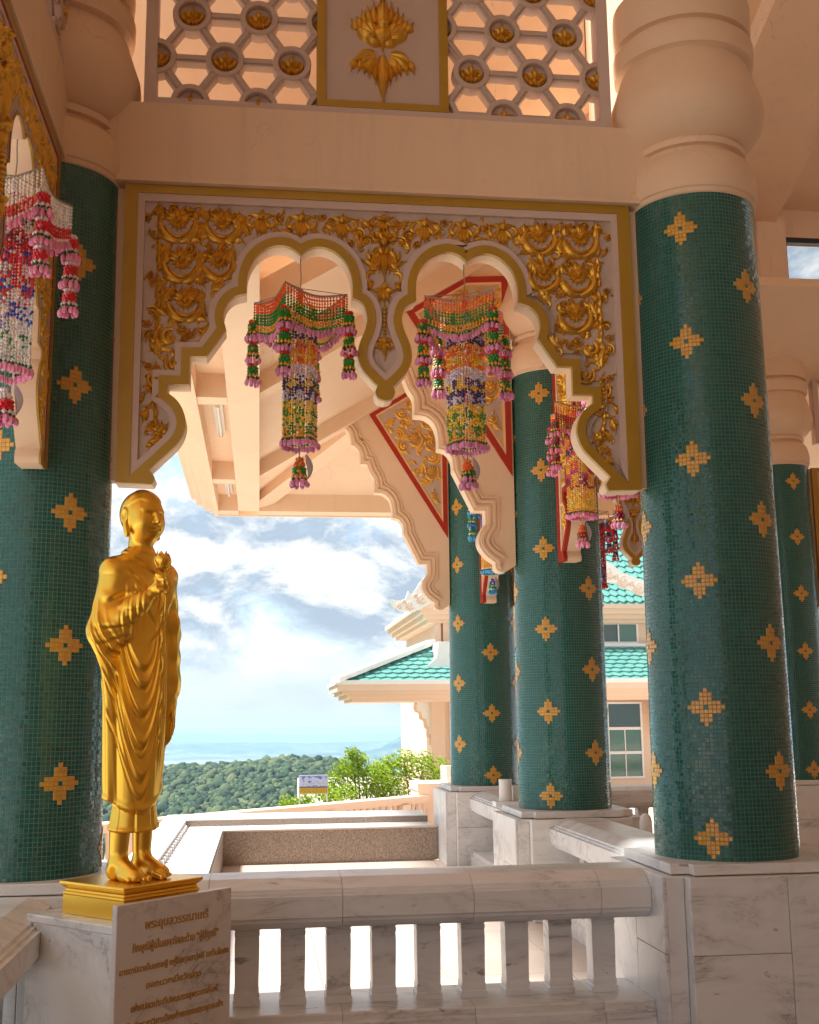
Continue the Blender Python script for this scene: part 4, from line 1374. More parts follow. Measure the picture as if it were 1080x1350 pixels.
# ------------------------------------------------------------------ brackets under the sloping ceiling
BR = curve([
    [(0.985, 5.120), (1.050, 5.045), (1.075, 4.930), (1.065, 4.905)],
    [(1.065, 4.905), (1.135, 4.870), (1.180, 4.780), (1.182, 4.668)],
    [(1.182, 4.668), (1.262, 4.664)], [(1.262, 4.664), (1.300, 4.560), (1.352, 4.470), (1.352, 4.315)],
    [(1.352, 4.315), (1.454, 4.305), (1.535, 4.235), (1.566, 4.120), (1.567, 4.010)],
    [(1.567, 4.010), (1.640, 3.990), (1.692, 3.920), (1.702, 3.815)], [(1.702, 3.815), (1.880, 3.452)], [(1.880, 3.452), (1.982, 3.452)], [(1.982, 3.452), (1.982, 3.330)],
    [(1.982, 3.330), (1.928, 3.240), (1.922, 3.140), (1.985, 3.045), (2.066, 2.985)], [(2.066, 2.985), (2.072, 2.925), (2.140, 2.900), (2.225, 2.945)]], 4)
def bracket_panel_leaf(t, poly):
    """gilt foliage filling a three-cornered field: curls and leaves, one piece each"""
    rb = random.Random(3)
    def inside(x, z, m):
        c = False; n = len(poly)
        dmin = 9
        for i in range(n):
            (xa, za), (xb, zb) = poly[i], poly[(i + 1) % n]
            if (za > z) != (zb > z) and x < (xb - xa) * (z - za) / (zb - za) + xa: c = not c
            e = Vector((xb - xa, zb - za)); q = Vector((x - xa, z - za)); k = max(0, min(1, q.dot(e) / e.length_squared))
            dmin = min(dmin, (q - e * k).length)
        return c and dmin > m
    pts = []
    tries = 0
    while tries < 6000:
        tries += 1
        x = rb.uniform(1.3, 2.3); z = rb.uniform(3.8, 5.7)
        r = 0.075 if tries < 3000 else 0.042
        if inside(x, z, r * 0.72) and all((x - a) ** 2 + (z - c) ** 2 > (r + q) ** 2 * 0.86 for a, c, q in pts): pts.append((x, z, r))
    for k, (x, z, r) in enumerate(pts):
        kind = ('knot', 'spray', 'scroll')[k % 3] if r > 0.07 else ('spray', 'knot')[k % 2]
        o = link(ORN_NAME[kind], ORN_B[kind][k % 2], t, (x, -0.012, z))
        s = r / {'knot': 0.062, 'spray': 0.078, 'scroll': 0.088}[kind] * 1.34
        o.rotation_euler = (0, rb.uniform(0, 6.28) if kind != 'scroll' else rb.uniform(-0.8, 0.8), 0); o.scale = (s, 0.8, s)
def rebright(me):
    c = me.copy(); c.materials.clear(); c.materials.append(M['gilt_bright']); return c
ORN_B = {k: tuple(rebright(m) for m in v) for k, v in ORN.items() if k in ('knot', 'spray', 'scroll')}

def bracket(label, y):
    t = thing('bracket', label, 'bracket', (0, y, 0), 0, 'scalloped cream brackets on the column row')
    top = [(2.249, 2.960), (2.256, 5.86), (1.75, 5.65), (1.24, 5.33)]
    poly = BR + top
    b = MB(); b.prism(poly, 0.0, 0.16, 0, 0); b.build('bracket_body', M['cream_light'], t)
    def far_from(p, d):
        P = Vector(p)
        for (a, c) in zip(BR[:-1], BR[1:]):
            A = Vector(a); e = Vector(c) - A; k = max(0, min(1, (P - A).dot(e) / max(1e-9, e.length_squared)))
            if (P - A - e * k).length < d * 0.94: return False
        return True
    for d0, w, pr in ((0.034, 0.011, 0.016), (0.078, 0.012, 0.020), (0.118, 0.008, 0.012)):
        a = [p for p in offset_line(BR[:-6], d0) if far_from(p, d0)]
        c = [a[0]]
        for p in a[1:]:
            if (Vector(p) - Vector(c[-1])).length > 0.010: c.append(p)
        l, r = offset_line(c, w), offset_line(c, -w)
        b = MB(); V = []; F = []
        for p, q in zip(l, r): V += [(p[0], -pr, p[1]), (q[0], -pr, q[1]), (p[0], 0.002, p[1]), (q[0], 0.002, q[1])]
        for i in range(len(l) - 1):
            o = i * 4
            F += [(o, o + 4, o + 5, o + 1), (o + 2, o + 6, o + 4, o), (o + 1, o + 5, o + 7, o + 3)]
        b.add(V, F); b.build('raised_line', M['cream_light'], t)
    out = [(2.236, 3.770), (2.236, 5.665), (1.835, 5.640), (1.285, 5.295)]
    def inset(P, d):
        n = len(P); r = []
        for i in range(n):
            p0, p1, p2 = Vector(P[i - 1]), Vector(P[i]), Vector(P[(i + 1) % n])
            e0 = (p1 - p0).normalized(); e1 = (p2 - p1).normalized()
            n0 = Vector((-e0.y, e0.x)); n1 = Vector((-e1.y, e1.x)); bs = (n0 + n1).normalized()
            r.append(tuple(p1 + bs * d / max(0.3, bs.dot(n0))))
        return r
    i1, i2, i3 = inset(out, 0.058), inset(out, 0.078), inset(out, 0.092)
    b = MB(); b.ring(out, i1, -0.020, 0.001); b.build('red_border', M['red'], t)
    b = MB(); b.ring(i1, i2, -0.015, 0.001); b.build('pale_line', M['cream_light'], t)
    b = MB(); b.prism(i2, -0.010, 0.0005); b.build('ornament_field', M['field'], t)
    b = MB(); b.ring(i2, i3, -0.0125, -0.0095); b.build('gilt_line', M['gilt_bright'], t)
    bracket_panel_leaf(t, i3)
    return t
bracket('scalloped cream bracket with a red and gold panel, nearer one behind the right garland', 10.04)
bracket('scalloped cream bracket with a red and gold panel, further one against the sky', 13.70)

# ------------------------------------------------------------------ lamps in the soffit
def tube_lamp(label, loc):
    t = thing('fluorescent_lamp', label, 'lamp', loc, 0, 'tube lamps in the soffit coffers')
    b = MB(); b.box(-0.045, -0.62, -0.035, 0.045, 0.62, 0.0, 0.0); b.build('lamp_body', M['lamp_white'], t)
    b = MB(); b.tube([(0.0, -0.58, -0.06), (0.0, 0.58, -0.06)], 0.014, 8); b.build('tube', M['tube'], t)
    for s in (-1, 1):
        b = MB(); b.box(-0.02, s * 0.60 - 0.02, -0.08, 0.02, s * 0.60 + 0.02, -0.0355); b.build('holder', M['lamp_white'], t)
tube_lamp('white tube lamp in the nearer soffit coffer above the sky', (-0.43, 11.45, 4.639))
tube_lamp('white tube lamp in the further soffit coffer above the sky', (-0.43, 14.75, 4.639))
# ------------------------------------------------------------------ flower garlands
ORANGE = (0.90, 0.15, 0.03); RED = (0.75, 0.03, 0.035); GREEN = (0.03, 0.26, 0.04); DKGREEN = (0.02, 0.11, 0.03); YEL = (0.86, 0.55, 0.03); NAVY = (0.045, 0.03, 0.17)
WHITE = (0.86, 0.82, 0.78); LILAC = (0.64, 0.58, 0.72); PINK = (0.82, 0.28, 0.46); MAUVE = (0.72, 0.27, 0.46); AMBER = (0.92, 0.42, 0.04); BLUE = (0.03, 0.09, 0.55); SKY = (0.08, 0.40, 0.66); WINE = (0.30, 0.012, 0.05); MAGENTA = (0.65, 0.03, 0.22); CREAMW = (0.80, 0.74, 0.62)

def jit(c, r, k=0.22):
    f = 1 + r.uniform(-k, k)
    return tuple(min(1.0, v * f) for v in c)

def bud(b, r, x, y, z, rx, rz, c):
    b.tone = jit(c, r)
    b.sphere((x, y, z), (rx, rx, rz), 6, 4)

def rim_pts(rx, dip, n, rot):
    """square hoop with sagging sides, four corners"""
    P = []
    for s in range(4):
        a0 = rot + PI / 2 * s; a1 = rot + PI / 2 * (s + 1)
        A = Vector((math.cos(a0) * rx, math.sin(a0) * rx)); B = Vector((math.cos(a1) * rx, math.sin(a1) * rx))
        for i in range(n):
            t = i / n
            p = A.lerp(B, t) * (1 - 0.12 * math.sin(PI * t))
            P.append((p.x, p.y, -dip * math.sin(PI * t), t))
    return P

def tier_tassel(b, r, x, y, z, scheme, tiers=3, s=1.0):
    """tassel of stacked bells: red cap, green band, amber ring, buds"""
    zz = z
    x += r.uniform(-.008, .008); y += r.uniform(-.008, .008)
    for k in range(tiers):
        w = 0.026 * s
        for m, (c, hh) in enumerate(((scheme['cap'], 0.030), (scheme['band'], 0.048), (scheme['ring'], 0.018))):
            n = 9
            ww = w * (0.75 + 0.22 * m)
            rows = max(1, int(hh / 0.016))
            for q in range(rows):
                for i in range(n):
                    a = 2 * PI * (i + 0.5 * q) / n
                    b.tone = jit(c if r.random() > 0.12 else scheme['fleck'], r)
                    b.bead((x + math.cos(a) * ww, y + math.sin(a) * ww, zz - hh * (q + 0.5) / rows * 1.0), 0.0105 * s, 0.013)
            zz -= hh
        n = 10
        for i in range(n):
            a = 2 * PI * (i + r.uniform(-0.2, 0.2)) / n
            ww = w * (1.25 + 0.45 * r.random())
            b.tone = jit(DKGREEN, r); b.bead((x + math.cos(a) * ww * 0.8, y + math.sin(a) * ww * 0.8, zz - 0.002), 0.009, 0.013)
            bud(b, r, x + math.cos(a) * ww, y + math.sin(a) * ww, zz - 0.026 - 0.008 * r.random(), (0.0095 + 0.004 * r.random()) * s, 0.017 + 0.008 * r.random(), scheme['bud'])
        zz -= 0.036
    return zz

def garland(label, loc, scheme, rot=0.5, group='beaded flower garlands', seed=1, leafy=True, rimw=0.283, bodyw=0.100, drop=0.78, z_body=0.30, pattern='diamond'):
    r = random.Random(seed)
    t = thing('flower_garland', label, 'garland', loc, 0, group)
    # origin: the hook; everything hangs below it
    za = -0.17; zr = -0.235
    hk = MB(); hk.tube([(0, 0, 0.03), (0, 0, -0.03), (0.004, 0, -0.10), (0, 0, za)], 0.0035, 5)
    P = rim_pts(rimw, 0.035, 22, rot)
    for k in (0, 22, 44, 66): hk.tube([(0, 0, za), (P[k][0] * 0.95, P[k][1] * 0.95, zr + 0.002)], 0.003, 4)
    hk.build('cord', M['cord'], t)
    h = MB(); h.tube([(p[0], p[1], zr + p[2]) for p in P], 0.006, 5, closed=True); h.build('hoop', M['cord'], t)
    b = MB(); b.tone = scheme['cap']
    for i in range(7):
        b.tone = jit(scheme['skirt'][0], r)
        for k in range(5): b.bead((math.cos(k * 1.26) * 0.012, math.sin(k * 1.26) * 0.012, za - 0.012 - 0.016 * i), 0.008, 0.012)
    # skirt of strands, deeper in the middle of each side
    for j, (x, y, dz, tt) in enumerate(P):
        z = zr + dz
        n = 11
        sw = 0.030 * math.sin(PI * tt)
        for k in range(n):
            c = scheme['skirt'][min(len(scheme['skirt']) - 1, int(k / n * len(scheme['skirt'])))]
            b.tone = jit(c, r)
            b.bead((x, y, z - 0.010 - 0.0165 * k - sw * k / n), 0.0088 if k % 2 else 0.0070, 0.0110)
        zb = z - 0.010 - 0.0165 * n - sw
        for q in range(2): bud(b, r, x + r.uniform(-.01, .01), y + r.uniform(-.01, .01), zb - 0.012 * q - 0.004, 0.010, 0.018, scheme['bud'])
    b.build('beaded_skirt', M['beads'], t)
    # body: a tube of strands with bands of colour
    b = MB()
    ns = 36
    L = drop; zt = -z_body
    nb = int(L / 0.0165)
    for i in range(ns):
        a = 2 * PI * i / ns
        f = 1 / max(abs(math.cos(a - rot)), abs(math.sin(a - rot))) ** 0.7
        x, y = math.cos(a) * bodyw * f * 0.86 * (1 + r.uniform(-.03, .03)), math.sin(a) * bodyw * f * 0.86
        dz = r.uniform(-0.009, 0.009)
        for k in range(nb):
            t_ = k / nb
            band = scheme['body'][min(len(scheme['body']) - 1, int(t_ * len(scheme['body'])))]
            ph = abs(i % 6 - 3) + abs(k % 6 - 3) if pattern == 'diamond' else ((i // 5) + (k // 6)) % 2 * 3 + (k % 2)
            c = band[0] if ph < 3 else band[1]
            if r.random() < 0.18: c = r.choice((WHITE, band[0], band[1]))
            b.tone = jit(c, r)
            w = 0.0098 if (k + i) % 2 else 0.0072
            b.bead((x + r.uniform(-.002, .002), y + r.uniform(-.002, .002), zt + dz - 0.0165 * k), w * r.uniform(0.8, 1.2), 0.0108)
        zz = zt - L
        b.tone = jit(scheme['ring'], r); b.bead((x, y, zz), 0.009, 0.012)
        b.tone = jit(DKGREEN, r); b.bead((x * 1.05, y * 1.05, zz - 0.016), 0.009, 0.012)
        bud(b, r, x * (1.08 + 0.1 * r.random()), y * (1.08 + 0.1 * r.random()), zz - 0.036 - 0.012 * r.random(), 0.012, 0.021, scheme['bud'])
    b.build('beaded_body', M['beads'], t)
    for k in (0, 22, 44, 66):
        b = MB(); tier_tassel(b, r, P[k][0] * 1.03, P[k][1] * 1.03, zr - 0.10 if k % 44 else zr - 0.14, scheme)
        b.build('tassel', M['beads'], t)
    z0 = zt - L
    b = MB(); b.tube([(0, 0, -0.2), (0, 0, z0 - 0.16)], 0.004, 5); b.build('cord', M[scheme.get('cord', 'cord')], t)
    b = MB(); tier_tassel(b, r, 0, 0, z0 - 0.14, dict(scheme, cap=scheme['tail']), 1, 1.25)
    tier_tassel(b, r, 0, 0, z0 - 0.105, dict(scheme, cap=scheme['tail'], band=scheme['tail']), 1, 0.9)
    o = b.build('tassel', M['beads'], t)
    if leafy:
        b = MB(); n = 8; V = []; F = []
        for i in range(n + 1):
            q = i / n; w = 0.022 * math.sin(PI * (0.04 + 0.96 * q)) ** 0.8 * (1 - 0.35 * q); cx = 0.040 + 0.022 * math.sin(2.6 * q)
            for k, y in ((-1, 0.030), (0, 0.022), (1, 0.032)): V.append((cx + k * w, y - 0.02 * q, z0 - 0.085 - 0.150 * q))
        for i in range(n): F += [(i * 3, i * 3 + 1, i * 3 + 4, i * 3 + 3), (i * 3 + 1, i * 3 + 2, i * 3 + 5, i * 3 + 4)]
        b.add(V, F)
        me = b.mesh('silver_leaf', M['foil_leaf'], True)
        link('silver_leaf', me, t)
    return t

S_MIX = dict(cap=RED, band=GREEN, ring=AMBER, bud=MAUVE, fleck=AMBER, tail=ORANGE, skirt=[ORANGE, ORANGE, ORANGE, GREEN, GREEN, GREEN, AMBER, AMBER, GREEN],
             body=[(GREEN, YEL), (NAVY, YEL), (LILAC, NAVY), (ORANGE, AMBER), (ORANGE, YEL), (WHITE, LILAC), (NAVY, YEL), (LILAC, NAVY), (GREEN, YEL), (GREEN, YEL), (AMBER, GREEN)])
S_FIRE = dict(cap=RED, band=WINE, ring=AMBER, bud=PINK, fleck=GREEN, tail=ORANGE, cord='yellow_cord', skirt=[AMBER, ORANGE, AMBER, WINE, WINE, GREEN, GREEN],
              body=[(ORANGE, RED), (WINE, ORANGE), (RED, AMBER), (NAVY, ORANGE), (ORANGE, YEL), (MAGENTA, YEL), (WINE, AMBER), (YEL, AMBER), (YEL, YEL)])
S_BLUE = dict(cap=BLUE, band=GREEN, ring=WHITE, bud=SKY, fleck=WHITE, tail=BLUE, cord='yellow_cord', skirt=[BLUE, RED, BLUE, GREEN, WHITE, BLUE], body=[(BLUE, WHITE), (RED, BLUE), (NAVY, BLUE), (BLUE, GREEN), (NAVY, BLUE), (BLUE, YEL), (YEL, YEL), (YEL, AMBER)])
S_NAVY = dict(cap=MAGENTA, band=NAVY, ring=RED, bud=RED, fleck=AMBER, tail=RED, cord='yellow_cord', skirt=[AMBER, ORANGE, WHITE, WINE, WINE, RED], body=[(WINE, NAVY), (NAVY, RED), (RED, WINE), (MAGENTA, NAVY)])
S_PINK = dict(cap=WHITE, band=RED, ring=WHITE, bud=PINK, fleck=PINK, tail=WHITE, skirt=[WHITE, WHITE, WHITE, WHITE, WHITE, RED, RED, RED, WHITE],
              body=[(WHITE, RED), (WHITE, GREEN), (WHITE, RED), (RED, WINE), (BLUE, RED), (WHITE, RED), (BLUE, RED), (RED, WHITE), (WHITE, BLUE), (WHITE, WHITE), (GREEN, WHITE), (WHITE, CREAMW)])

garland('red and green beaded garland in the left opening of the wide arch', (0.212, 6.53, 4.305), S_MIX, 1.23, seed=1)
garland('red and green beaded garland in the right opening of the wide arch', (1.190, 6.53, 4.305), S_MIX, 0.44, seed=2)
garland('fire coloured orange and yellow garland in front of the second column', (2.51, 8.78, 4.305), S_FIRE, 0.62, seed=3, pattern='check')
garland('orange garland mostly behind the arch, its yellow corded tail beside the biggest column', (2.52, 7.87, 4.305), S_FIRE, 0.62, seed=4, pattern='check')
garland('blue and yellow garland against the furthest column', (2.50, 12.35, 4.305), S_BLUE, 0.62, seed=5, pattern='check')
garland('dark red and navy garland far behind, left of the biggest column', (4.08, 13.70, 4.305), S_NAVY, 0.3, seed=6)
garland('white and pink garland hanging at the left edge', (-1.15, 5.22, 4.305), S_PINK, 0.62, seed=7)
# ------------------------------------------------------------------ the golden monk: one continuous surface grown from a distance field
def grow_monk():
    hs = 0.0039
    lo = np.array([-0.36, -0.36, -0.012]); hi = np.array([0.36, 0.24, 1.80])
    n = np.ceil((hi - lo) / hs).astype(int) + 1
    Fd = np.full(n, 0.06, np.float32)
    ax = [lo[i] + hs * np.arange(n[i]) for i in range(3)]
    def sub(a, b_):
        i0 = np.maximum(((a - lo) / hs).astype(int), 0); i1 = np.minimum(np.ceil((b_ - lo) / hs).astype(int) + 1, n)
        sl = tuple(slice(p, q) for p, q in zip(i0, i1))
        X, Y, Z = np.meshgrid(ax[0][sl[0]], ax[1][sl[1]], ax[2][sl[2]], indexing='ij')
        return sl, X.astype(np.float32), Y.astype(np.float32), Z.astype(np.float32)
    def blend(sl, d, k, cut=False):
        a = Fd[sl]
        if cut:
            h = np.clip(0.5 - 0.5 * (a + d) / k, 0, 1); Fd[sl] = a * (1 - h) + (-d) * h + k * h * (1 - h)
        else:
            h = np.clip(0.5 + 0.5 * (a - d) / k, 0, 1); Fd[sl] = a * (1 - h) + d * h - k * h * (1 - h)
    def cap(a, b_, ra, rb, k=0.015, cut=False):
        a = np.array(a, float); b_ = np.array(b_, float); m = max(ra, rb) + k + 0.02
        sl, X, Y, Z = sub(np.minimum(a, b_) - m, np.maximum(a, b_) + m)
        ab = b_ - a
        t = np.clip(((X - a[0]) * ab[0] + (Y - a[1]) * ab[1] + (Z - a[2]) * ab[2]) / ab.dot(ab), 0, 1)
        d = np.sqrt((X - a[0] - t * ab[0]) ** 2 + (Y - a[1] - t * ab[1]) ** 2 + (Z - a[2] - t * ab[2]) ** 2) - (ra + (rb - ra) * t)
        blend(sl, d, k, cut)
    def ell(c, r, k=0.02, rot=None, cut=False):
        c = np.array(c, float); r = np.array(r, float); m = r.max() + k + 0.02
        sl, X, Y, Z = sub(c - m, c + m)
        P = np.stack([X - c[0], Y - c[1], Z - c[2]], -1)
        if rot is not None: P = P @ np.array(Matrix.Rotation(rot[1], 3, rot[0]), dtype=np.float32)
        P = P.astype(np.float32)
        k0 = np.sqrt(((P / r) ** 2).sum(-1)); k1 = np.sqrt(((P / (r * r)) ** 2).sum(-1)) + 1e-6
        blend(sl, k0 * (k0 - 1) / k1, k, cut)
    def stack(secs, k=0.02):
        """sections (z, cx, cy, rx, ry) blended along z"""
        S = np.array(secs)
        sl, X, Y, Z = sub(np.array([-0.34, -0.26, S[0, 0] - 0.03]), np.array([0.34, 0.24, S[-1, 0] + 0.03]))
        zz = Z[0, 0, :]
        f = [np.interp(zz, S[:, 0], S[:, i]).astype(np.float32)[None, None, :] for i in range(1, 5)]
        q = np.sqrt(((X - f[0]) / f[2]) ** 2 + ((Y - f[1]) / f[3]) ** 2)
        d = (q - 1) * np.minimum(f[2], f[3]) * 0.92
        d = np.maximum(d, np.maximum(S[0, 0] - Z, Z - S[-1, 0]))
        blend(sl, d, k)
    # robe: skirt, hips, chest
    stack([(0.215, 0, 0.0, 0.128, 0.098), (0.26, 0, 0.0, 0.130, 0.100), (0.335, 0, 0.0, 0.134, 0.104)], 0.005)
    stack([(0.33, 0, 0.0, 0.146, 0.115), (0.45, 0, 0.0, 0.158, 0.126), (0.62, 0, 0.003, 0.172, 0.136), (0.80, 0, 0.004, 0.182, 0.142), (0.95, 0, 0.004, 0.180, 0.138), (1.08, 0, 0.004, 0.176, 0.128),
           (1.20, 0, 0.0, 0.184, 0.126), (1.30, 0, -0.002, 0.190, 0.122), (1.37, 0, 0.006, 0.172, 0.108), (1.415, 0, 0.012, 0.130, 0.088), (1.445, 0, 0.014, 0.095, 0.074), (1.475, 0, 0.016, 0.075, 0.062)], 0.012)
    for s in (-1, 1): ell((s * 0.085, -0.075, 1.27), (0.085, 0.055, 0.075), 0.03)
    # shoulders, arms under the cloth
    for s in (-1, 1): ell((s * 0.150, 0.012, 1.345), (0.095, 0.080, 0.080), 0.07)
    cap((-0.188, 0.012, 1.315), (-0.255, 0.022, 1.09), 0.074, 0.078, 0.06)
    cap((-0.255, 0.018, 1.09), (-0.130, -0.185, 1.215), 0.076, 0.050, 0.030)
    cap((0.188, 0.012, 1.315), (0.252, 0.030, 1.08), 0.074, 0.066, 0.05)
    cap((0.252, 0.030, 1.08), (0.240, -0.005, 0.84), 0.066, 0.056, 0.03)
    # sleeve hanging from the right forearm and the fall of cloth beneath it
    cap((-0.235, 0.0, 1.03), (-0.165, -0.075, 1.09), 0.055, 0.045, 0.03)
    cap((-0.232, 0.010, 1.02), (-0.185, 0.010, 0.84), 0.056, 0.038, 0.035)
    cap((-0.188, 0.020, 0.86), (-0.165, 0.020, 0.36), 0.040, 0.030, 0.025)
    # cloth over the left arm
    cap((0.225, -0.03, 1.15), (0.205, -0.01, 0.62), 0.045, 0.030, 0.03)
    cap((0.205, 0.02, 0.66), (0.175, 0.02, 0.33), 0.034, 0.028, 0.03)
    # left hand hanging
    cap((0.238, -0.010, 0.83), (0.236, -0.020, 0.775), 0.034, 0.030, 0.01)
    ell((0.236, -0.022, 0.735), (0.022, 0.038, 0.050), 0.012)
    for k in range(4):
        y = -0.052 + 0.020 * k
        L_ = (0.075, 0.088, 0.083, 0.064)[k]
        cap((0.236, y, 0.700), (0.232, y - 0.004, 0.700 - L_ * 0.5), 0.0105, 0.010, 0.004); cap((0.232, y - 0.004, 0.700 - L_ * 0.5), (0.224, y, 0.700 - L_), 0.010, 0.008, 0.004)
    cap((0.226, -0.052, 0.745), (0.214, -0.070, 0.695), 0.012, 0.009, 0.006)
    # right forearm, bare wrist, hand closed round the stem
    cap((-0.130, -0.185, 1.215), (-0.092, -0.232, 1.262), 0.036, 0.030, 0.008)
    HX, HY, HZ = -0.080, -0.246, 1.292
    ell((HX, HY, HZ), (0.030, 0.026, 0.044), 0.010, ('Y', 0.25))
    for k in range(4):
        z = HZ + 0.033 - 0.021 * k
        a = (HX - 0.022, HY - 0.020, z); m1 = (HX + 0.004, HY - 0.046, z + 0.002); e = (HX + 0.034, HY - 0.040, z - 0.002); tip = (HX + 0.036, HY - 0.016, z - 0.003)
        cap(a, m1, 0.0112, 0.0106, 0.004); cap(m1, e, 0.0106, 0.0098, 0.003); cap(e, tip, 0.0098, 0.0085, 0.003)
    cap((HX + 0.012, HY + 0.016, HZ - 0.006), (HX + 0.038, HY + 0.002, HZ + 0.026), 0.0125, 0.011, 0.006); cap((HX + 0.038, HY + 0.002, HZ + 0.026), (HX + 0.034, HY - 0.030, HZ + 0.046), 0.011, 0.009, 0.004)
    # shins, feet, toes
    for s in (-1, 1):
        X0 = s * 0.068
        cap((X0, 0.012, 0.26), (X0, 0.020, 0.085), 0.052, 0.040, 0.01)
        ell((X0, 0.035, 0.045), (0.040, 0.045, 0.048), 0.02)
        cap((X0, 0.0, 0.070), (X0 + s * 0.008, -0.115, 0.030), 0.040, 0.028, 0.025)
        ell((X0 + s * 0.006, -0.075, 0.026), (0.048, 0.075, 0.030), 0.02)
        for k in range(5):
            tx = X0 + s * (-0.036 + 0.0195 * k) + s * 0.004
            ty = -0.158 + 0.011 * max(0, k - 0.6)
            cap((tx, ty + 0.045, 0.027), (tx + s * 0.002, ty, 0.016), 0.0135 if k == 0 else 0.0100, 0.0145 if k == 0 else 0.0098, 0.0025)
    # neck and head (turned slightly down)
    cap((0, 0.014, 1.43), (0, 0.004, 1.54), 0.060, 0.054, 0.02)
    HC = 1.640
    ell((0, 0.010, HC + 0.004), (0.0885, 0.104, 0.110), 0.02)
    ell((0, -0.022, HC - 0.042), (0.0785, 0.074, 0.088), 0.03)
    ell((0, -0.034, HC - 0.092), (0.050, 0.048, 0.040), 0.04)
    for s in (-1, 1):
        ell((s * 0.040, -0.050, HC - 0.054), (0.028, 0.025, 0.032), 0.03)             # cheek
        cap((s * 0.012, -0.0905, HC + 0.006), (s * 0.054, -0.070, HC + 0.010), 0.0065, 0.005, 0.012)   # brow
        ell((s * 0.034, -0.094, HC - 0.013), (0.023, 0.015, 0.0115), 0.008, cut=True)  # socket
        ell((s * 0.034, -0.0735, HC - 0.017), (0.0215, 0.0165, 0.0115), 0.004)            # lid
        cap((s * 0.016, -0.0875, HC - 0.0235), (s * 0.051, -0.0765, HC - 0.0205), 0.0036, 0.0028, 0.003)
        ell((s * 0.0125, -0.094, HC - 0.050), (0.0115, 0.012, 0.0090), 0.005)           # nostril wing
        # ear with its long lobe
        ell((s * 0.090, 0.014, HC - 0.018), (0.010, 0.026, 0.040), 0.004)
        ell((s * 0.100, 0.010, HC - 0.014), (0.010, 0.014, 0.024), 0.003, cut=True)
        cap((s * 0.088, 0.006, HC - 0.050), (s * 0.086, -0.002, HC - 0.104), 0.0125, 0.0140, 0.005)
    cap((0, -0.091, HC + 0.006), (0, -0.110, HC - 0.046), 0.0085, 0.0130, 0.007)
    ell((0, -0.0825, HC - 0.0715), (0.027, 0.0165, 0.0072), 0.003)
    ell((0, -0.0800, HC - 0.0860), (0.022, 0.0165, 0.0085), 0.003)
    cap((-0.024, -0.0905, HC - 0.0785), (0.024, -0.0905, HC - 0.0785), 0.0042, 0.0042, 0.002, True)
    ell((0, -0.066, HC - 0.106), (0.022, 0.018, 0.016), 0.016)
    # ---- surface nets
    ins = Fd < 0
    cell = np.full(tuple(n - 1), -1, np.int32)
    acc = np.zeros(tuple(n - 1) + (3,), np.float32); cnt = np.zeros(tuple(n - 1), np.int16)
    edges = []
    for d in range(3):
        a = [slice(None)] * 3; c = [slice(None)] * 3
        a[d] = slice(0, -1); c[d] = slice(1, None)
        cr = np.argwhere(ins[tuple(a)] != ins[tuple(c)])
        o1, o2 = [(1, 2), (2, 0), (0, 1)][d]
        ok = (cr[:, o1] > 0) & (cr[:, o2] > 0) & (cr[:, o1] < n[o1] - 1) & (cr[:, o2] < n[o2] - 1)
        cr = cr[ok]
        e2 = cr.copy(); e2[:, d] += 1
        f0 = Fd[cr[:, 0], cr[:, 1], cr[:, 2]]; f1 = Fd[e2[:, 0], e2[:, 1], e2[:, 2]]
        p = cr.astype(np.float32); p[:, d] += f0 / (f0 - f1)
        quad = []
        for (s1, s2) in ((0, 0), (1, 0), (1, 1), (0, 1)):
            q = cr.copy(); q[:, o1] -= 1 - s1; q[:, o2] -= 1 - s2
            quad.append(q)
            np.add.at(acc, (q[:, 0], q[:, 1], q[:, 2]), p); np.add.at(cnt, (q[:, 0], q[:, 1], q[:, 2]), 1)
        edges.append((quad, f0 < 0))
    idx = np.argwhere(cnt > 0)
    cell[idx[:, 0], idx[:, 1], idx[:, 2]] = np.arange(len(idx))
    V = acc[idx[:, 0], idx[:, 1], idx[:, 2]] / cnt[idx[:, 0], idx[:, 1], idx[:, 2]][:, None] * hs + lo
    FQ = []
    for quad, pos in edges:
        q = np.stack([cell[k[:, 0], k[:, 1], k[:, 2]] for k in quad], 1)
        q[~pos] = q[~pos][:, ::-1]
        FQ.append(q)
    FQ = np.concatenate(FQ)
    # one smoothing pass
    body = (V[:, 2] < 1.47) & (V[:, 2] > 0.24) & ~((V[:, 1] < -0.17) & (V[:, 2] > 1.2)) & ~((V[:, 0] > 0.18) & (V[:, 2] < 0.82))
    nc = np.zeros(len(V))
    for i in range(4): np.add.at(nc, FQ[:, i], 1)
    def relax(V, wb, wf):
        nb = np.zeros_like(V)
        for i in range(4): np.add.at(nb, FQ[:, i], V[FQ[:, (i + 1) % 4]])
        w = np.where(body, wb, wf)[:, None]
        return V * (1 - w) + nb / nc[:, None] * w
    for k in range(10): V = relax(V, 0.7, 0.35 if k < 1 else 0.0)
    def normals(V):
        a = V[FQ[:, 2]] - V[FQ[:, 0]]; c = V[FQ[:, 3]] - V[FQ[:, 1]]
        fn = np.cross(a, c); vn = np.zeros_like(V)
        for i in range(4): np.add.at(vn, FQ[:, i], fn)
        return vn / (np.linalg.norm(vn, axis=1)[:, None] + 1e-9)
    Nn = normals(V)
    # ---- folds of the robe, carved along the normals
    x, y, z = V[:, 0], V[:, 1], V[:, 2]
    phi = np.arctan2(x, -y)
    u = phi + 0.45
    D = np.zeros(len(V))
    def win(v, a, b_, s): return 1 / (1 + np.exp(-(v - a) / s)) * 1 / (1 + np.exp((v - b_) / s))
    robe = win(z, 0.335, 1.44, 0.004)
    trunk = win(np.hypot(x / 0.215, y / 0.165), -1, 1.02, 0.03)
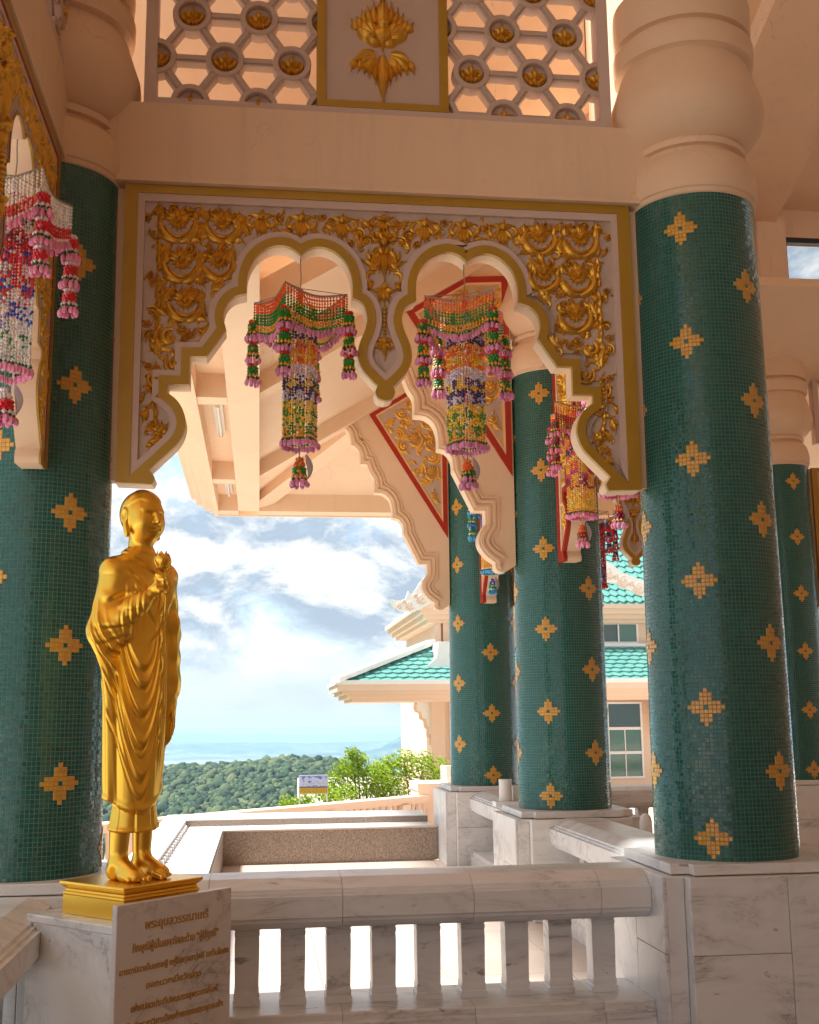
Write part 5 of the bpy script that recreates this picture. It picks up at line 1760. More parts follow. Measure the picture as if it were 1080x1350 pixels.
    def fold(z0, kl, kr, wd, amp, ul, ur, p=2.0):
        k = np.where(u < 0, kl, kr)
        zc = z0 + k * np.abs(u) ** p
        t = (z - zc) / wd
        return amp * (np.exp(-t * t) - 0.9 * np.exp(-((t + 1.5) / 0.8) ** 2)) * win(u, ul, ur, 0.10)
    for (z0, kl, kr, wd, am, ul, ur) in (
        (0.940, 0.30, 0.34, 0.022, 0.0100, -0.55, 1.1), (0.862, 0.34, 0.36, 0.024, 0.0145, -0.70, 1.1),
        (0.738, 0.36, 0.36, 0.024, 0.0170, -1.0, 1.2), (0.595, 0.38, 0.38, 0.024, 0.0170, -1.2, 1.25), (0.545, 0.40, 0.40, 0.014, 0.0060, -1.2, 1.3), (0.465, 0.36, 0.36, 0.020, 0.0085, -1.3, 1.3), (0.400, 0.26, 0.26, 0.014, 0.0065, -1.3, 1.3)):
        D += fold(z0, kl, kr, wd, am, ul, ur)
    # vertical falls at the sides and back
    side = win(np.abs(phi + 0.30), 1.15, 9, 0.12)
    D += robe * side * win(z, 0.33, 1.0, 0.05) * (0.0065 * np.sin(phi * 17 + 3 * z) + 0.003 * np.sin(phi * 39 + 1.0))
    # edge of the robe falling from the left shoulder
    tt = (phi - (0.50 - 0.10 * (z - 1.0))) / 0.060
    D += robe * win(z, 0.52, 1.40, 0.03) * 0.0085 * (np.exp(-tt * tt) - 0.8 * np.exp(-((tt + 1.7) / 0.9) ** 2))
    tt = (phi - (0.66 - 0.10 * (z - 1.0))) / 0.05
    D += robe * win(z, 0.52, 1.30, 0.03) * 0.005 * (np.exp(-tt * tt) - 0.8 * np.exp(-((tt + 1.7) / 0.9) ** 2))
    # rings of cloth round the arms
    armR = win(-x, 0.17, 9, 0.012) * win(z, 1.0, 1.40, 0.03)
    for (z1, sl_, am) in ((1.30, 1.3, 0.006), (1.22, 1.5, 0.007), (1.12, 1.1, 0.006), (1.04, 0.8, 0.005)):
        t = (z - z1 - sl_ * (y - 0.01) * 0.6 - 0.8 * (x + 0.24)) / 0.016
        D += armR * am * (np.exp(-t * t) - 0.9 * np.exp(-((t + 1.5) / 0.8) ** 2)) * win(-y, -0.02, 0.2, 0.02)
    fore = win(-y, 0.085, 0.24, 0.010) * win(z, 1.08, 1.27, 0.02) * win(-x, 0.07, 0.3, 0.02)
    q = x * 0.55 - y * 0.83
    for q0 in (-0.015, 0.032, 0.072, 0.104):
        t = (q - q0) / 0.0085
        D += fore * 0.0038 * (np.exp(-t * t) - 0.8 * np.exp(-((t + 1.5) / 0.8) ** 2))
    armL = win(x, 0.195, 9, 0.012) * win(z, 0.84, 1.38, 0.03)
    D += armL * 0.0040 * np.sin(52 * z + 9 * phi)
    # creases across the chest
    for (xa, za, sl_, wd, am, lo_, hi_) in ((-0.10, 1.33, -0.9, 0.012, 0.0055, -0.16, -0.03), (-0.06, 1.22, -1.1, 0.012, 0.0055, -0.13, 0.0), (0.06, 1.30, 1.2, 0.012, 0.005, 0.0, 0.16), (-0.02, 1.385, -0.5, 0.010, 0.005, -0.12, 0.08), (0.05, 1.12, 1.0, 0.012, 0.006, -0.04, 0.16)):
        t = (z - za - sl_ * (x - xa)) / (wd * 1.3)
        D += am * (np.exp(-t * t) - 0.9 * np.exp(-((t + 1.5) / 0.8) ** 2)) * win(x, lo_, hi_, 0.012) * win(-y, 0.02, 9, 0.015) * win(z, 1.04, 1.44, 0.01)
    # neckline
    t = (z - (1.452 + 0.10 * y)) / 0.009
    D += 0.006 * np.exp(-t * t) * (np.hypot(x, y) < 0.10)
    # inner skirt: pleats and hem
    sk = win(z, 0.215, 0.335, 0.004)
    D += sk * (0.0045 * np.exp(-((phi + 0.52) / 0.05) ** 2) - 0.004 * np.exp(-((phi + 0.64) / 0.05) ** 2) + 0.0035 * np.sin(phi * 13) * (np.abs(phi + 0.5) > 0.8))
    D += 0.006 * np.exp(-((z - 0.222) / 0.010) ** 2) * (np.hypot(x / 0.11, y / 0.08) > 1.0)
    # rim of the outer robe, sagging in front
    t = (z - 0.345) / 0.014
    D += 0.007 * np.exp(-t * t) * (np.hypot(x, y) > 0.09) * (z < 0.40)
    # line of the shaven hair
    hl = 1.700 - 0.020 * np.cos(phi * 2.0) - 0.060 * np.clip(np.abs(phi) - 0.75, 0, 1.2) * 1.1
    hd = win(z, 1.56, 9, 0.004)
    D += hd * (0.0050 / (1 + np.exp(-(z - hl) / 0.0025))) * (np.abs(phi) < 1.62)
    V = V + Nn * D[:, None]
    pz2 = np.arctan2(V[:, 0], -V[:, 1]) + 0.45
    V[:, 2] += (-0.050 * np.cos(np.clip(pz2, -2.2, 2.2) * 1.25) + 0.012) * np.exp(-((V[:, 2] - 0.345) / 0.10) ** 2)
    # slender build of the cast figure: narrow robe, head as modelled
    sc = np.interp(V[:, 2], (0.0, 0.20, 0.32, 1.34, 1.44, 1.50, 1.56), (1.0, 0.96, 0.80, 0.79, 0.92, 1.0, 1.06))
    V[:, 0] *= sc; V[:, 1] *= sc; V[:, 2] *= 1.015
    me = bpy.data.meshes.new('monk_body')
    me.from_pydata(V.tolist(), [], FQ.tolist())
    me.materials.append(M['statue'])
    me.polygons.foreach_set('use_smooth', [True] * len(FQ))
    return me

STAT = (-0.560, 5.545)
def statue():
    t = thing('monk_statue', 'golden statue of a standing shaven-headed monk holding a lotus bud, on a gold base', 'statue', (STAT[0], STAT[1], 0.80), PI / 4)
    # moulded square base
    b = MB(); s = 0.212
    for r, z0, r1, z1 in ((1.0, 0.0, 1.0, 0.085), (1.03, 0.0853, 0.985, 0.097), (0.985, 0.0973, 0.96, 0.110), (0.97, 0.1103, 1.06, 0.128), (1.06, 0.1283, 1.06, 0.140)):
        a, c = s * r, s * r1
        v = [(-a, -a, z0), (a, -a, z0), (a, a, z0), (-a, a, z0), (-c, -c, z1), (c, -c, z1), (c, c, z1), (-c, c, z1)]
        b.add(v, [(3, 2, 1, 0), (4, 5, 6, 7), (0, 1, 5, 4), (1, 2, 6, 5), (2, 3, 7, 6), (3, 0, 4, 7)])
    link('base', bevel_mesh(b.mesh('base', M['statue']), 0.003), t)
    me = grow_monk()
    body = link('body', me, t, (0, 0, 0.138))
    # lotus in the right hand
    hx, hy, hz = -0.046, -0.207, 1.311
    b = MB(); b.tube([(hx + 0.012, hy - 0.012, hz - 0.145), (hx + 0.008, hy - 0.016, hz - 0.11), (hx + 0.016, hy - 0.010, hz - 0.06), (hx + 0.006, hy + 0.004, hz), (hx, hy + 0.004, hz + 0.075)], [0.004, 0.0055, 0.006, 0.006, 0.008], 8)
    b.build('lotus_stem', M['statue'], body, True)
    def petal(ang, tilt, ln, wd):
        b = MB(); V = []; F = []
        n, m = 7, 4
        for i in range(n + 1):
            q = i / n
            w = wd * math.sin(PI * (0.14 + 0.84 * q) ** 0.9) ** 0.6 * (1 - q ** 6)
            rr = ln * (0.16 + tilt * math.sin(PI * 0.80 * q))
            zz = ln * q * (1 - 0.18 * tilt)
            for j in range(m + 1):
                a = (j / m - 0.5) * 2
                V.append((rr * math.cos(a * 0.5) - abs(a) * 0.0, a * w, zz))
        for i in range(n):
            for j in range(m):
                o = i * (m + 1) + j
                F.append((o, o + 1, o + m + 2, o + m + 1))
        V2 = []
        for (px, py, pz_) in V:
            V2.append((px * math.cos(ang) - py * math.sin(ang), px * math.sin(ang) + py * math.cos(ang), pz_))
        b.add(V2, F)
        o = b.build('petal', M['statue'], fl, True)
        o.modifiers.new('thickness', 'SOLIDIFY').thickness = 0.0025
    c = MB(); c.lathe([(0.004, 0.0), (0.016, 0.008), (0.022, 0.030), (0.019, 0.052), (0.009, 0.070), (0.001, 0.078)], 14)
    fl = c.build('lotus_bud', M['statue'], body, True); fl.location = (hx, hy + 0.004, hz + 0.068)
    for k in range(5): petal(2 * PI * k / 5, 0.16, 0.088, 0.030)
    for k in range(6): petal(2 * PI * k / 6 + 0.4, 0.34, 0.080, 0.030)
    return t
statue()

# ------------------------------------------------------------------ plinth with the inscribed slab
def plinth():
    t = thing('plinth', 'square veined marble plinth set cornerwise under the golden statue', 'plinth', (-0.587, 5.146, 0), PI / 4)
    b = MB(); b.box(0.0, 0.0, 0.0, 0.60, 0.60, 0.765); b.build('block', M['marble'], t)
    b = MB(); b.box(-0.004, -0.0, 0.7652, 0.604, 0.604, 0.80)
    link('top_slab', bevel_mesh(b.mesh('top_slab', M['marble']), 0.004), t)
    p = thing('inscribed_slab', 'grey marble slab with gold Thai writing fixed to the front of the plinth', 'plaque', (-0.587, 5.146, 0), PI / 4)
    b = MB(); b.box(-0.012, -0.032, 0.0, 0.635, -0.0015, 0.886)
    link('slab', bevel_mesh(b.mesh('slab', M['plaque']), 0.003), p)
    lines = ((0.775, 0.050, 0.46, 'พระอุบลวรรณาเถรี'), (0.690, 0.044, 0.62, 'ภิกษุณีผู้เป็นเอตทัคคะด้าน “ผู้มีฤทธิ์”'), (0.608, 0.034, 0.78, 'มารดาบิดาเป็นเศรษฐี อยู่ในกรุงสาวัตถี แคว้นโกศล'), (0.535, 0.036, 0.42, 'ออกบวชเมื่อวัยสาว .'), (0.455, 0.036, 0.62, 'เพ่งเปลวประทีปจนบรรลุพระอรหันต์'), (0.385, 0.036, 0.70, 'เป็นอัครสาวิกาเบื้องซ้ายของพระพุทธเจ้า'), (0.315, 0.036, 0.36, 'มีผิวงามดังดอกบัว'), (0.245, 0.036, 0.5, 'นิพพานในกรุงสาวัตถี'))
    for z, size, w, txt in lines:
        cu = bpy.data.curves.new('inscription_line', 'FONT')
        cu.body = txt; cu.size = size; cu.align_x = 'CENTER'; cu.extrude = 0.001; cu.offset = 0.0010
        o = link('inscription_line', cu, p, (0.315, -0.0335, z))
        o.rotation_euler = (PI / 2, 0, 0)
        cu.materials.append(M['inscription'])
        bpy.context.view_layer.update()
        if o.dimensions.x > 1e-4: o.scale = (min(1.25, w / 1.28 / o.dimensions.x), 1, 1)
M['plaque'] = marble('plaque_marble', (0.70, 0.655, 0.62), (0.16, 0.14, 0.13), 1.6, 0.25)
plinth()
# ------------------------------------------------------------------ far balustrade along the terrace edge
def terrace_rail():
    a, c = Vector((-4.5, 14.146)), Vector((3.05, 20.87))
    d = (c - a); L_ = d.length; ang = math.atan2(d.y, d.x)
    t = thing('terrace_balustrade', 'long cream balustrade along the terrace edge in front of the wooded hills', 'balustrade', (a.x, a.y, -0.56), ang)
    H_ = 0.86
    b = MB(); b.box(0, -0.17, H_ - 0.055, L_, 0.17, H_); b.box(0.0, -0.13, H_ - 0.085, L_, 0.13, H_ - 0.0555); b.box(0, -0.11, H_ - 0.125, L_, 0.11, H_ - 0.0855)
    b.build('rail', M['peach'], t)
    b = MB(); b.box(0, -0.14, 0, L_, 0.14, 0.12); b.build('base_course', M['peach'], t)
    prof = [(0.05, 0.12), (0.05, 0.15), (0.034, 0.18), (0.055, 0.28), (0.050, 0.36), (0.030, 0.50), (0.034, 0.58), (0.05, 0.68), (0.05, 0.735)]
    bm_ = MB(); bm_.lathe(prof, 10, cap=False); bal = bm_.mesh('turned_baluster', M['peach'], True)
    x = 0.12; k = 0
    while x < L_ - 0.1:
        if k % 12 == 11:
            p = MB(); p.box(x - 0.10, -0.145, 0.121, x + 0.10, 0.145, H_ - 0.1255); p.build('post', M['peach'], t)
        else: link('turned_baluster', bal, t, (x, 0, 0))
        x += 0.155; k += 1
    # the end pedestal
    e = thing('rail_pedestal', 'cream moulded pedestal ending the terrace balustrade beside the furthest column', 'pedestal', (c.x + 0.28, c.y + 0.25, -0.56))
    b = MB()
    for r, z0, z1 in ((0.46, 0, 0.20), (0.40, 0.2003, 0.62), (0.43, 0.6203, 0.70), (0.50, 0.7003, 0.80), (0.56, 0.8003, 0.93), (0.58, 0.9303, 1.06)): b.box(-r, -r, z0, r, r, z1)
    b.build('pedestal_body', M['peach'], e)
    l = thing('cylinder_lamp', 'pale grey cylinder lamp on the cream pedestal at the end of the terrace rail', 'lamp', (c.x + 0.28, c.y + 0.10, 0.50), 0, 'cylinder lamps')
    b = MB(); b.lathe([(0.11, 0.0), (0.11, 0.012), (0.105, 0.014), (0.105, 0.26), (0.108, 0.262), (0.108, 0.285), (0.06, 0.292)], 24); b.build('lamp_body', M['lamp_white'], l, True, R(30))
    b = MB(); b.lathe([(0.07, 0.2925), (0.068, 0.298), (0.001, 0.298)], 20, cap=False); b.build('lens', M['glass_dark'], l)
    return t
terrace_rail()
def cyl_lamp():
    l = thing('cylinder_lamp', 'pale grey cylinder lamp on the marble rail behind the second column', 'lamp', (2.30, 10.98, LEDGE), 0, 'cylinder lamps')
    b = MB(); b.box(-0.11, -0.09, -0.05, 0.11, 0.09, -0.0005); b.build('foot', M['marble'], l)
    b = MB(); b.lathe([(0.063, 0.0), (0.063, 0.012), (0.060, 0.014), (0.060, 0.178), (0.063, 0.180), (0.063, 0.198), (0.04, 0.203)], 24); b.build('lamp_body', M['lamp_white'], l, True, R(30))
    b = MB(); b.lathe([(0.045, 0.2035), (0.044, 0.207), (0.001, 0.207)], 20, cap=False); b.build('lens', M['glass_dark'], l)
    j = thing('junction_box', 'small white box on the marble ledge behind the cylinder lamp', 'box', (2.43, 11.02, LEDGE))
    b = MB(); b.box(-0.055, -0.03, -0.05, 0.055, 0.03, 0.13); link('box_body', bevel_mesh(b.mesh('box_body', M['white_paint']), 0.006), j)
    b = MB(); b.box(-0.045, -0.036, 0.01, 0.045, -0.0305, 0.12); b.build('box_lid', M['lamp_white'], j)
    p = thing('white_bollard', 'white round topped post behind the marble rail beside the biggest column', 'post', (2.99, 9.0, 0))
    b = MB(); b.lathe([(0.05, 0.0), (0.05, 0.78), (0.047, 0.83), (0.038, 0.865), (0.02, 0.882), (0.001, 0.885)], 20); b.build('post_body', M['white_paint'], p, True)
    b = MB(); b.lathe([(0.07, 0.0), (0.07, 0.03), (0.052, 0.045)], 20, cap=False); b.build('foot_ring', M['white_paint'], p, True)
cyl_lamp()

# ------------------------------------------------------------------ picture board
def board():
    t = thing('picture_board', 'small picture board of sunflowers under a cloudy sky on two legs behind the rail', 'sign', (0.96, 21.0, -0.56))
    m, N, L, B = mat_base('printed_picture')
    tc = N.new('ShaderNodeTexCoord'); s = N.new('ShaderNodeSeparateXYZ'); L.new(tc.outputs['Generated'], s.inputs[0])
    n1 = nnoise(N, L, tc.outputs['Generated'], 5, 5, 0.6); n2 = nnoise(N, L, tc.outputs['Generated'], 40, 3, 0.6)
    cl = nramp(N, L, n1, [(0.42, (0.10, 0.20, 0.50)), (0.50, (0.62, 0.66, 0.78)), (0.62, (0.42, 0.44, 0.62))])
    fl = nramp(N, L, n2, [(0.40, (0.10, 0.07, 0.01)), (0.55, (0.75, 0.45, 0.02)), (0.7, (0.80, 0.60, 0.06))])
    z = nmath(N, L, 'ADD', s.outputs[2], nmath(N, L, 'MULTIPLY', nmath(N, L, 'SUBTRACT', n1, 0.5), 0.08))
    c = nmix(N, L, nramp(N, L, z, [(0.30, (0, 0, 0)), (0.33, (1, 1, 1))]), fl, nmix(N, L, nramp(N, L, z, [(0.36, (0, 0, 0)), (0.42, (1, 1, 1))]), (0.05, 0.09, 0.22), cl))
    c = nmix(N, L, nramp(N, L, s.outputs[2], [(0.90, (0, 0, 0)), (0.95, (0.6, 0.6, 0.6))]), c, (0.20, 0.30, 0.62))
    L.new(c, B.inputs['Base Color'])
    b = MB(); b.box(-0.246, -0.012, 0.905, 0.246, 0.0, 1.21); b.build('printed_panel', m, t)
    b = MB(); b.box(-0.255, 0.001, 0.895, 0.255, 0.02, 1.22); b.build('backing', M['lamp_white'], t)
    for s_ in (-1, 1):
        b = MB(); b.box(s_ * 0.24 - 0.012, 0.021, 0.0, s_ * 0.24 + 0.012, 0.045, 1.2); b.build('leg', M['lamp_white'], t)
board()

# ------------------------------------------------------------------ bright green trees below the terrace
def leafy_tree(name, label, pos, top, rad_, nclump, seed, sprigs):
    r = random.Random(seed)
    t = thing('leafy_tree', label, 'tree', pos, 0, 'bright green trees below the terrace')
    b = MB()
    h = top
    b.tube([(0, 0, 0), (0.05, 0, h * 0.35), (-0.04, 0.05, h * 0.7)], [0.14, 0.10, 0.06], 7)
    centers = []
    for k in range(nclump):
        a = r.uniform(0, 2 * PI); q = r.random() ** 0.5
        z = h * (0.62 + 0.30 * r.random()) - q * q * 0.25 * h
        centers.append((math.cos(a) * q * rad_, math.sin(a) * q * rad_ * 0.8, z, r.uniform(0.22, 0.42)))
    for (x, z, s_) in sprigs: centers.append((x, r.uniform(-0.3, 0.3), z, s_))
    for (x, y, z, s_) in centers:
        b.tube([(0, 0, h * 0.42), (x * 0.5, y * 0.5, h * 0.45 + (z - h * 0.45) * 0.6), (x, y, z)], [0.04, 0.022, 0.006], 5)
    b.build('trunk', M['bark'], t)
    b = MB(); V = []; F = []
    for (x, y, z, s_) in centers:
        for k in range(int(330 * s_ / 0.3)):
            d = Vector((r.gauss(0, 1), r.gauss(0, 1), r.gauss(0, 0.75))).normalized() * (s_ * r.random() ** 0.45)
            p = Vector((x, y, z)) + d
            n_ = Vector((r.gauss(0, 1), r.gauss(0, 1), r.gauss(0.9, 0.8))).normalized()
            u = n_.cross(Vector((r.random(), r.random(), r.random()))).normalized(); w = n_.cross(u)
            l, q = r.uniform(0.030, 0.062), r.uniform(0.012, 0.021)
            o = len(V)
            V += [p - u * l, p + w * q, p + u * l, p - w * q]; F.append((o, o + 1, o + 2, o + 3))
    b.add(V, F); o = b.build('crown', M['leaf'], t)
    return t
leafy_tree('a', 'bright green tree with thin sprigs, left of the pavilion bracket', (2.20, 25.0, -3.88), 4.30, 0.95, 40, 11, [(-0.25, 4.80, 0.16), (-0.12, 4.66, 0.22), (-0.40, 4.50, 0.26), (0.10, 4.42, 0.32), (0.30, 4.40, 0.24), (-0.60, 4.25, 0.25), (-0.2, 4.35, 0.34), (0.5, 4.2, 0.35), (-0.85, 4.0, 0.3), (-0.5, 3.95, 0.35), (0, 4.0, 0.4), (0.5, 3.9, 0.4)])
leafy_tree('b', 'bright green tree right beside the pavilion corner', (3.40, 25.6, -3.95), 4.45, 1.10, 42, 12, [(-0.55, 4.62, 0.24), (-0.25, 4.68, 0.28), (0.10, 4.66, 0.26), (0.40, 4.50, 0.32), (-0.75, 4.50, 0.26), (-0.1, 4.45, 0.36), (0.5, 4.25, 0.4), (-0.5, 4.2, 0.4), (0.0, 4.1, 0.45), (-0.9, 4.1, 0.35)])
leafy_tree('c', 'low green bush top showing behind the picture board', (1.15, 24.2, -3.72), 3.72, 0.7, 18, 13, [(-0.55, 3.66, 0.2), (0.3, 3.78, 0.24), (0.6, 3.85, 0.28), (-0.2, 3.70, 0.22)])

# ------------------------------------------------------------------ the pavilion
def pavilion():
    t = thing('pavilion', 'peach coloured pavilion with two tiers of glazed green roof behind the columns', 'building', (0, 0, 0))
    b = MB(); b.box(4.45, 30.0, -0.56, 13.2, 37.0, 2.42); b.build('wall', M['peach'], t)
    b = MB(); b.box(4.38, 29.93, -0.5605, 4.74, 30.35, 2.40); b.box(4.33, 29.88, -0.561, 4.80, 30.4, 0.0); b.box(4.33, 29.88, 2.10, 4.80, 30.4, 2.401); b.build('corner_pilaster', M['peach'], t)
    b = MB(); b.box(4.40, 29.90, -0.555, 13.3, 29.999, -0.14); b.build('plinth_course', M['white_paint'], t)
    # lower eave: stepped cornice and fascia
    ex, ey = 1.84, 28.0
    b = MB()
    for q, z0, z1 in ((0.0, 2.28, 2.44), (0.13, 2.19, 2.279), (0.24, 2.09, 2.189), (0.38, 2.02, 2.089)):
        b.box(ex + q, ey + q, z0, 14.0, 31.4 - q, z1)
    b.build('cornice', M['peach'], t)
    # lower roof: hipped, rising to the upper wall
    ux, uy, uz = 4.40, 29.9, 3.44
    A, B_, Cc, D = (ex - 0.02, ey - 0.02, 2.441), (14.0, ey - 0.02, 2.441), (14.0, uy, uz), (ux, uy, uz)
    E_, F_ = (ex - 0.02, 31.4, 2.441), (ux, 31.0, uz)
    b = MB(); b.add([A, B_, Cc, D], [(0, 1, 2, 3)]); b.add([A, D, F_, E_], [(0, 1, 2, 3)]); b.build('roof_deck', M['roof_teal'], t)
    tiles(t, A, B_, D, Cc, 0.27, 9)
    tiles(t, E_, A, F_, D, 0.27, 9)
    b = MB(); b.box(ex - 0.05, ey - 0.05, 2.43, 14.0, ey + 0.02, 2.53); b.box(ex - 0.051, ey + 0.021, 2.431, ex + 0.02, 31.4, 2.529); b.build('fascia', M['white_paint'], t)
    b = MB(); b.prism([(3.95, 2.80), (4.30, 2.80), (4.30, 2.72), (5.6, 2.72), (5.6, 3.5), (4.42, 3.5), (4.36, 3.1), (4.2, 2.95)], 28.75, 29.9); b.build('dormer_block', M['white_paint'], t)
    b = MB(); d = Vector(D) - Vector(A); side = Vector((0.10, -0.10, 0)); n = 8
    pts = [Vector(A) + d * (i / n) + Vector((0, 0, 0.05)) for i in range(n + 1)]
    pts[0] += Vector((-0.03, -0.03, -0.01))
    V = []; F = []
    for p in pts: V += [p - side, p + side, p + side + Vector((0, 0, 0.12)), p - side + Vector((0, 0, 0.12))]
    for i in range(n): F += [(i * 4 + k, i * 4 + (k + 1) % 4, i * 4 + 4 + (k + 1) % 4, i * 4 + 4 + k) for k in range(4)]
    F += [(3, 2, 1, 0), (n * 4, n * 4 + 1, n * 4 + 2, n * 4 + 3)]
    b.add(V, F); b.build('hip_ridge', M['white_paint'], t)
    # brackets under the eave
    pr = [(0, 0.02), (0.03, -0.16), (0.0, -0.26), (-0.10, -0.30), (-0.12, -0.45), (-0.22, -0.50), (-0.24, -0.66), (-0.30, -0.72), (-0.30, -0.90), (-0.36, -0.96), (-0.36, -1.10), (-0.46, -1.16), (-0.52, -1.10), (-0.52, 0.02)]
    def brk(x, y, a):
        b = MB(); b.prism([(-p[0] * 1.0, 2.04 + p[1]) for p in pr][::-1], -0.09, 0.09)
        o = b.build('eave_bracket', M['peach'], t, loc=(x, y, 0)); o.rotation_euler = (0, 0, a)
        b = MB(); b.prism([(-p[0] * 1.0 + 0.06, 2.04 + p[1] * 0.9) for p in pr[:-2]][::-1] + [(0.40, 2.04), (0.40, 1.2)], -0.105, -0.0905)
        q = b.build('bracket_face', M['white_paint'], o)
    brk(3.98, 30.15, 0)
    brk(10.22, 29.55, PI / 2 - 0.35)
    # windows
    def win(name, x0, z0, x1, z1, y, panes, mat, mull=True):
        w = MB(); f = 0.05
        w.ring([(x0, z0), (x1, z0), (x1, z1), (x0, z1)], [(x0 + f, z0 + f), (x1 - f, z0 + f), (x1 - f, z1 - f), (x0 + f, z1 - f)], y - 0.06, y + 0.01)
        o = w.build('window', M['white_paint'], t)
        for k, (a, c) in enumerate(panes):
            g = MB(); g.box(x0 + f + 0.003, y - 0.018, a, x1 - f - 0.003, y - 0.004, c); g.build('pane', M[mat[k % len(mat)]], o)
            if k: 
                g = MB(); g.box(x0 + f + 0.001, y - 0.05, c - 0.001, x1 - f - 0.001, y - 0.0185, c + 0.07); g.build('rail', M['white_paint'], o)
            if mull and k:
                xm = (x0 + x1) / 2; g = MB(); g.box(xm - 0.012, y - 0.035, a, xm + 0.012, y - 0.0185, c - 0.002); g.build('mullion', M['white_paint'], o)
    win('tall', 9.02, 0.02, 9.98, 1.98, 30.0, [(1.34, 1.93), (0.72, 1.26), (0.07, 0.64)][:3], ['glass_dark', 'glass_green', 'glass_green'])
    win('corner', 4.86, 0.0, 5.70, 1.98, 30.0, [(1.34, 1.93), (0.72, 1.26), (0.05, 0.64)], ['glass_dark', 'glass_green', 'glass_green'])
    # upper storey
    b = MB(); b.box(4.62, 30.2, 2.9, 13.0, 36.8, 4.10); b.build('upper_wall', M['peach'], t)
    b = MB(); b.box(4.38, 29.82, 3.33, 13.6, 37.2, 3.50); b.build('ridge_course', M['white_paint'], t)
    for x in (4.52, 4.74, 6.6):
        b = MB(); b.box(x, 30.05, 3.5005, x + 0.16, 30.21, 4.05); b.build('pilaster', M['peach'], t)
    win('upper', 8.98, 3.52, 10.04, 4.08, 30.2, [(3.57, 4.03)], ['glass_dark'], False)
    g = MB(); g.box(9.50, 30.135, 3.573, 9.975, 30.150, 4.027); g.build('sliding_pane', M['glass_green'], t)
    g = MB(); g.box(9.475, 30.125, 3.565, 9.51, 30.17, 4.035); g.build('mullion', M['white_paint'], t)
    win('upper', 4.96, 3.55, 5.9, 4.05, 30.2, [(3.60, 4.0)], ['glass_dark'], False)
    b = MB()
    for q, z0, z1 in ((0.42, 4.051, 4.15), (0.26, 4.1505, 4.27), (0.12, 4.2705, 4.40), (0.0, 4.4005, 4.52)): b.box(4.0 + q * 0.75, 29.55 + q, z0, 13.9, 37.4 - q, z1)
    b.build('upper_cornice', M['peach'], t)
    A, B_, Cc, D = (4.5, 29.6, 4.523), (14, 29.5, 4.523), (14, 32.5, 7.4), (6.6, 32.5, 7.4)
    b = MB(); b.add([A, B_, Cc, D], [(0, 1, 2, 3)]); b.add([(4.5, 37.5, 4.523), A, D, (6.6, 34, 7.4)], [(0, 1, 2, 3)]); b.build('upper_roof_deck', M['roof_teal'], t)
    tiles(t, A, B_, D, Cc, 0.22, 16)
    # swept, carved barge ends
    def barge(pts, y, th, orn, nm='carved_barge'):
        b = MB(); b.prism(pts, y, y + th); o = b.build(nm, M['white_paint'], t)
        for (x, z, r_, f) in orn:
            q = MB(); crescent(q, 0, 0, r_, 60, 60 + 330 * f, r_ * 0.30, 0.03, 14, 0.5); crescent(q, 0, 0, r_ * 1.45, 200, 200 + 130 * f, r_ * 0.2, 0.026, 10)
            k = q.build('carved_scroll', M['peach'], o, loc=(x, y - 0.001, z))
        return o
    barge([(3.22, 4.62), (3.34, 4.42), (3.55, 4.30), (3.80, 4.28), (4.05, 4.36), (4.30, 4.50), (4.60, 4.74), (4.72, 5.10), (4.50, 5.02), (4.30, 5.14), (4.22, 4.98), (4.02, 5.0), (3.92, 4.84), (3.80, 4.72), (3.74, 4.82), (3.66, 4.60), (3.45, 4.58)], 29.30, 0.14,
          [(3.50, 4.45, 0.07, 1), (3.78, 4.46, 0.09, 1), (4.08, 4.62, 0.10, 1), (4.38, 4.82, 0.10, 1), (4.20, 4.98, 0.05, -1), (4.58, 4.98, 0.06, 1), (3.64, 4.52, 0.05, -1), (3.94, 4.68, 0.05, -1)])
    barge([(4.02, 5.02), (4.30, 5.34), (4.60, 5.75), (4.70, 5.70), (4.42, 5.28), (4.30, 5.05), (4.16, 5.0)], 29.36, 0.10, [(4.28, 5.18, 0.05, 1)])
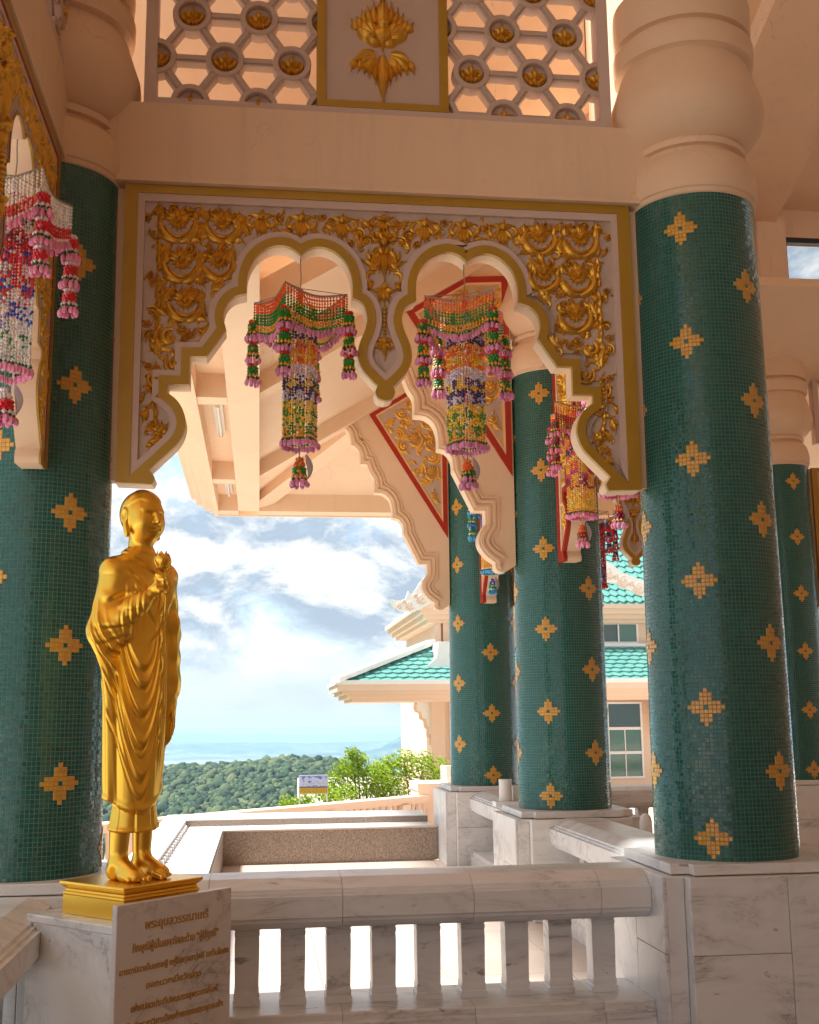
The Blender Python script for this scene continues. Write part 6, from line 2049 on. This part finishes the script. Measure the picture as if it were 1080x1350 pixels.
    barge([(8.55, 5.90), (8.95, 5.62), (9.40, 5.30), (9.85, 5.12), (10.40, 5.05), (10.8, 5.08), (10.8, 4.62), (10.35, 4.60), (9.90, 4.70), (9.55, 4.84), (9.20, 5.02), (8.80, 5.08), (8.62, 5.30), (8.72, 5.45), (8.50, 5.60)], 29.20, 0.14,
          [(9.00, 5.30, 0.12, 1), (9.38, 5.10, 0.12, 1), (9.80, 4.92, 0.12, 1), (10.25, 4.84, 0.12, 1), (9.20, 5.18, 0.06, -1), (9.60, 5.00, 0.06, -1), (10.02, 4.90, 0.06, -1)])
    return t

def tiles(t, p00, p10, p01, p11, w, rows):
    """courses of pointed roof tiles on the plane p00-p10 (eave) to p01-p11 (top); one piece per course"""
    p00, p10, p01, p11 = (Vector(p) for p in (p00, p10, p01, p11))
    up = (p01 - p00); n = (p10 - p00).cross(up).normalized()
    if n.z < 0: n = -n
    for j in range(rows):
        a = p00.lerp(p01, j / rows); c = p10.lerp(p11, j / rows)
        a2 = p00.lerp(p01, min(1, (j + 1.35) / rows)); c2 = p10.lerp(p11, min(1, (j + 1.35) / rows))
        e = (c - a); k = max(2, int(e.length / w)); du = e / k
        uu = (a2 - a) - e.normalized() * (a2 - a).dot(e.normalized())
        V = []; F = []
        off = 0.5 if j % 2 else 0.0
        for i in range(k):
            q = a + du * (i + off)
            if i + off + 1 > k: continue
            r = random.Random(i * 31 + j)
            lift = n * (0.055 + 0.012 * r.random())
            o = len(V)
            V += [q + du * 0.02 + uu * 0.30 + n * 0.035, q + du * 0.5 + lift, q + du * 0.98 + uu * 0.30 + n * 0.035, q + du * 0.98 + uu + n * 0.008, q + du * 0.02 + uu + n * 0.008, q + du * 0.5 + n * 0.005, q + du * 0.02 + uu * 0.30, q + du * 0.98 + uu * 0.30]
            F += [(o, o + 1, o + 2, o + 3, o + 4), (o + 6, o + 5, o + 1, o), (o + 5, o + 7, o + 2, o + 1)]
        if not F: continue
        b = MB(); b.add(V, F); tag(b.build('roof_tile', M['roof_teal'], t), kind='stuff')
pavilion()
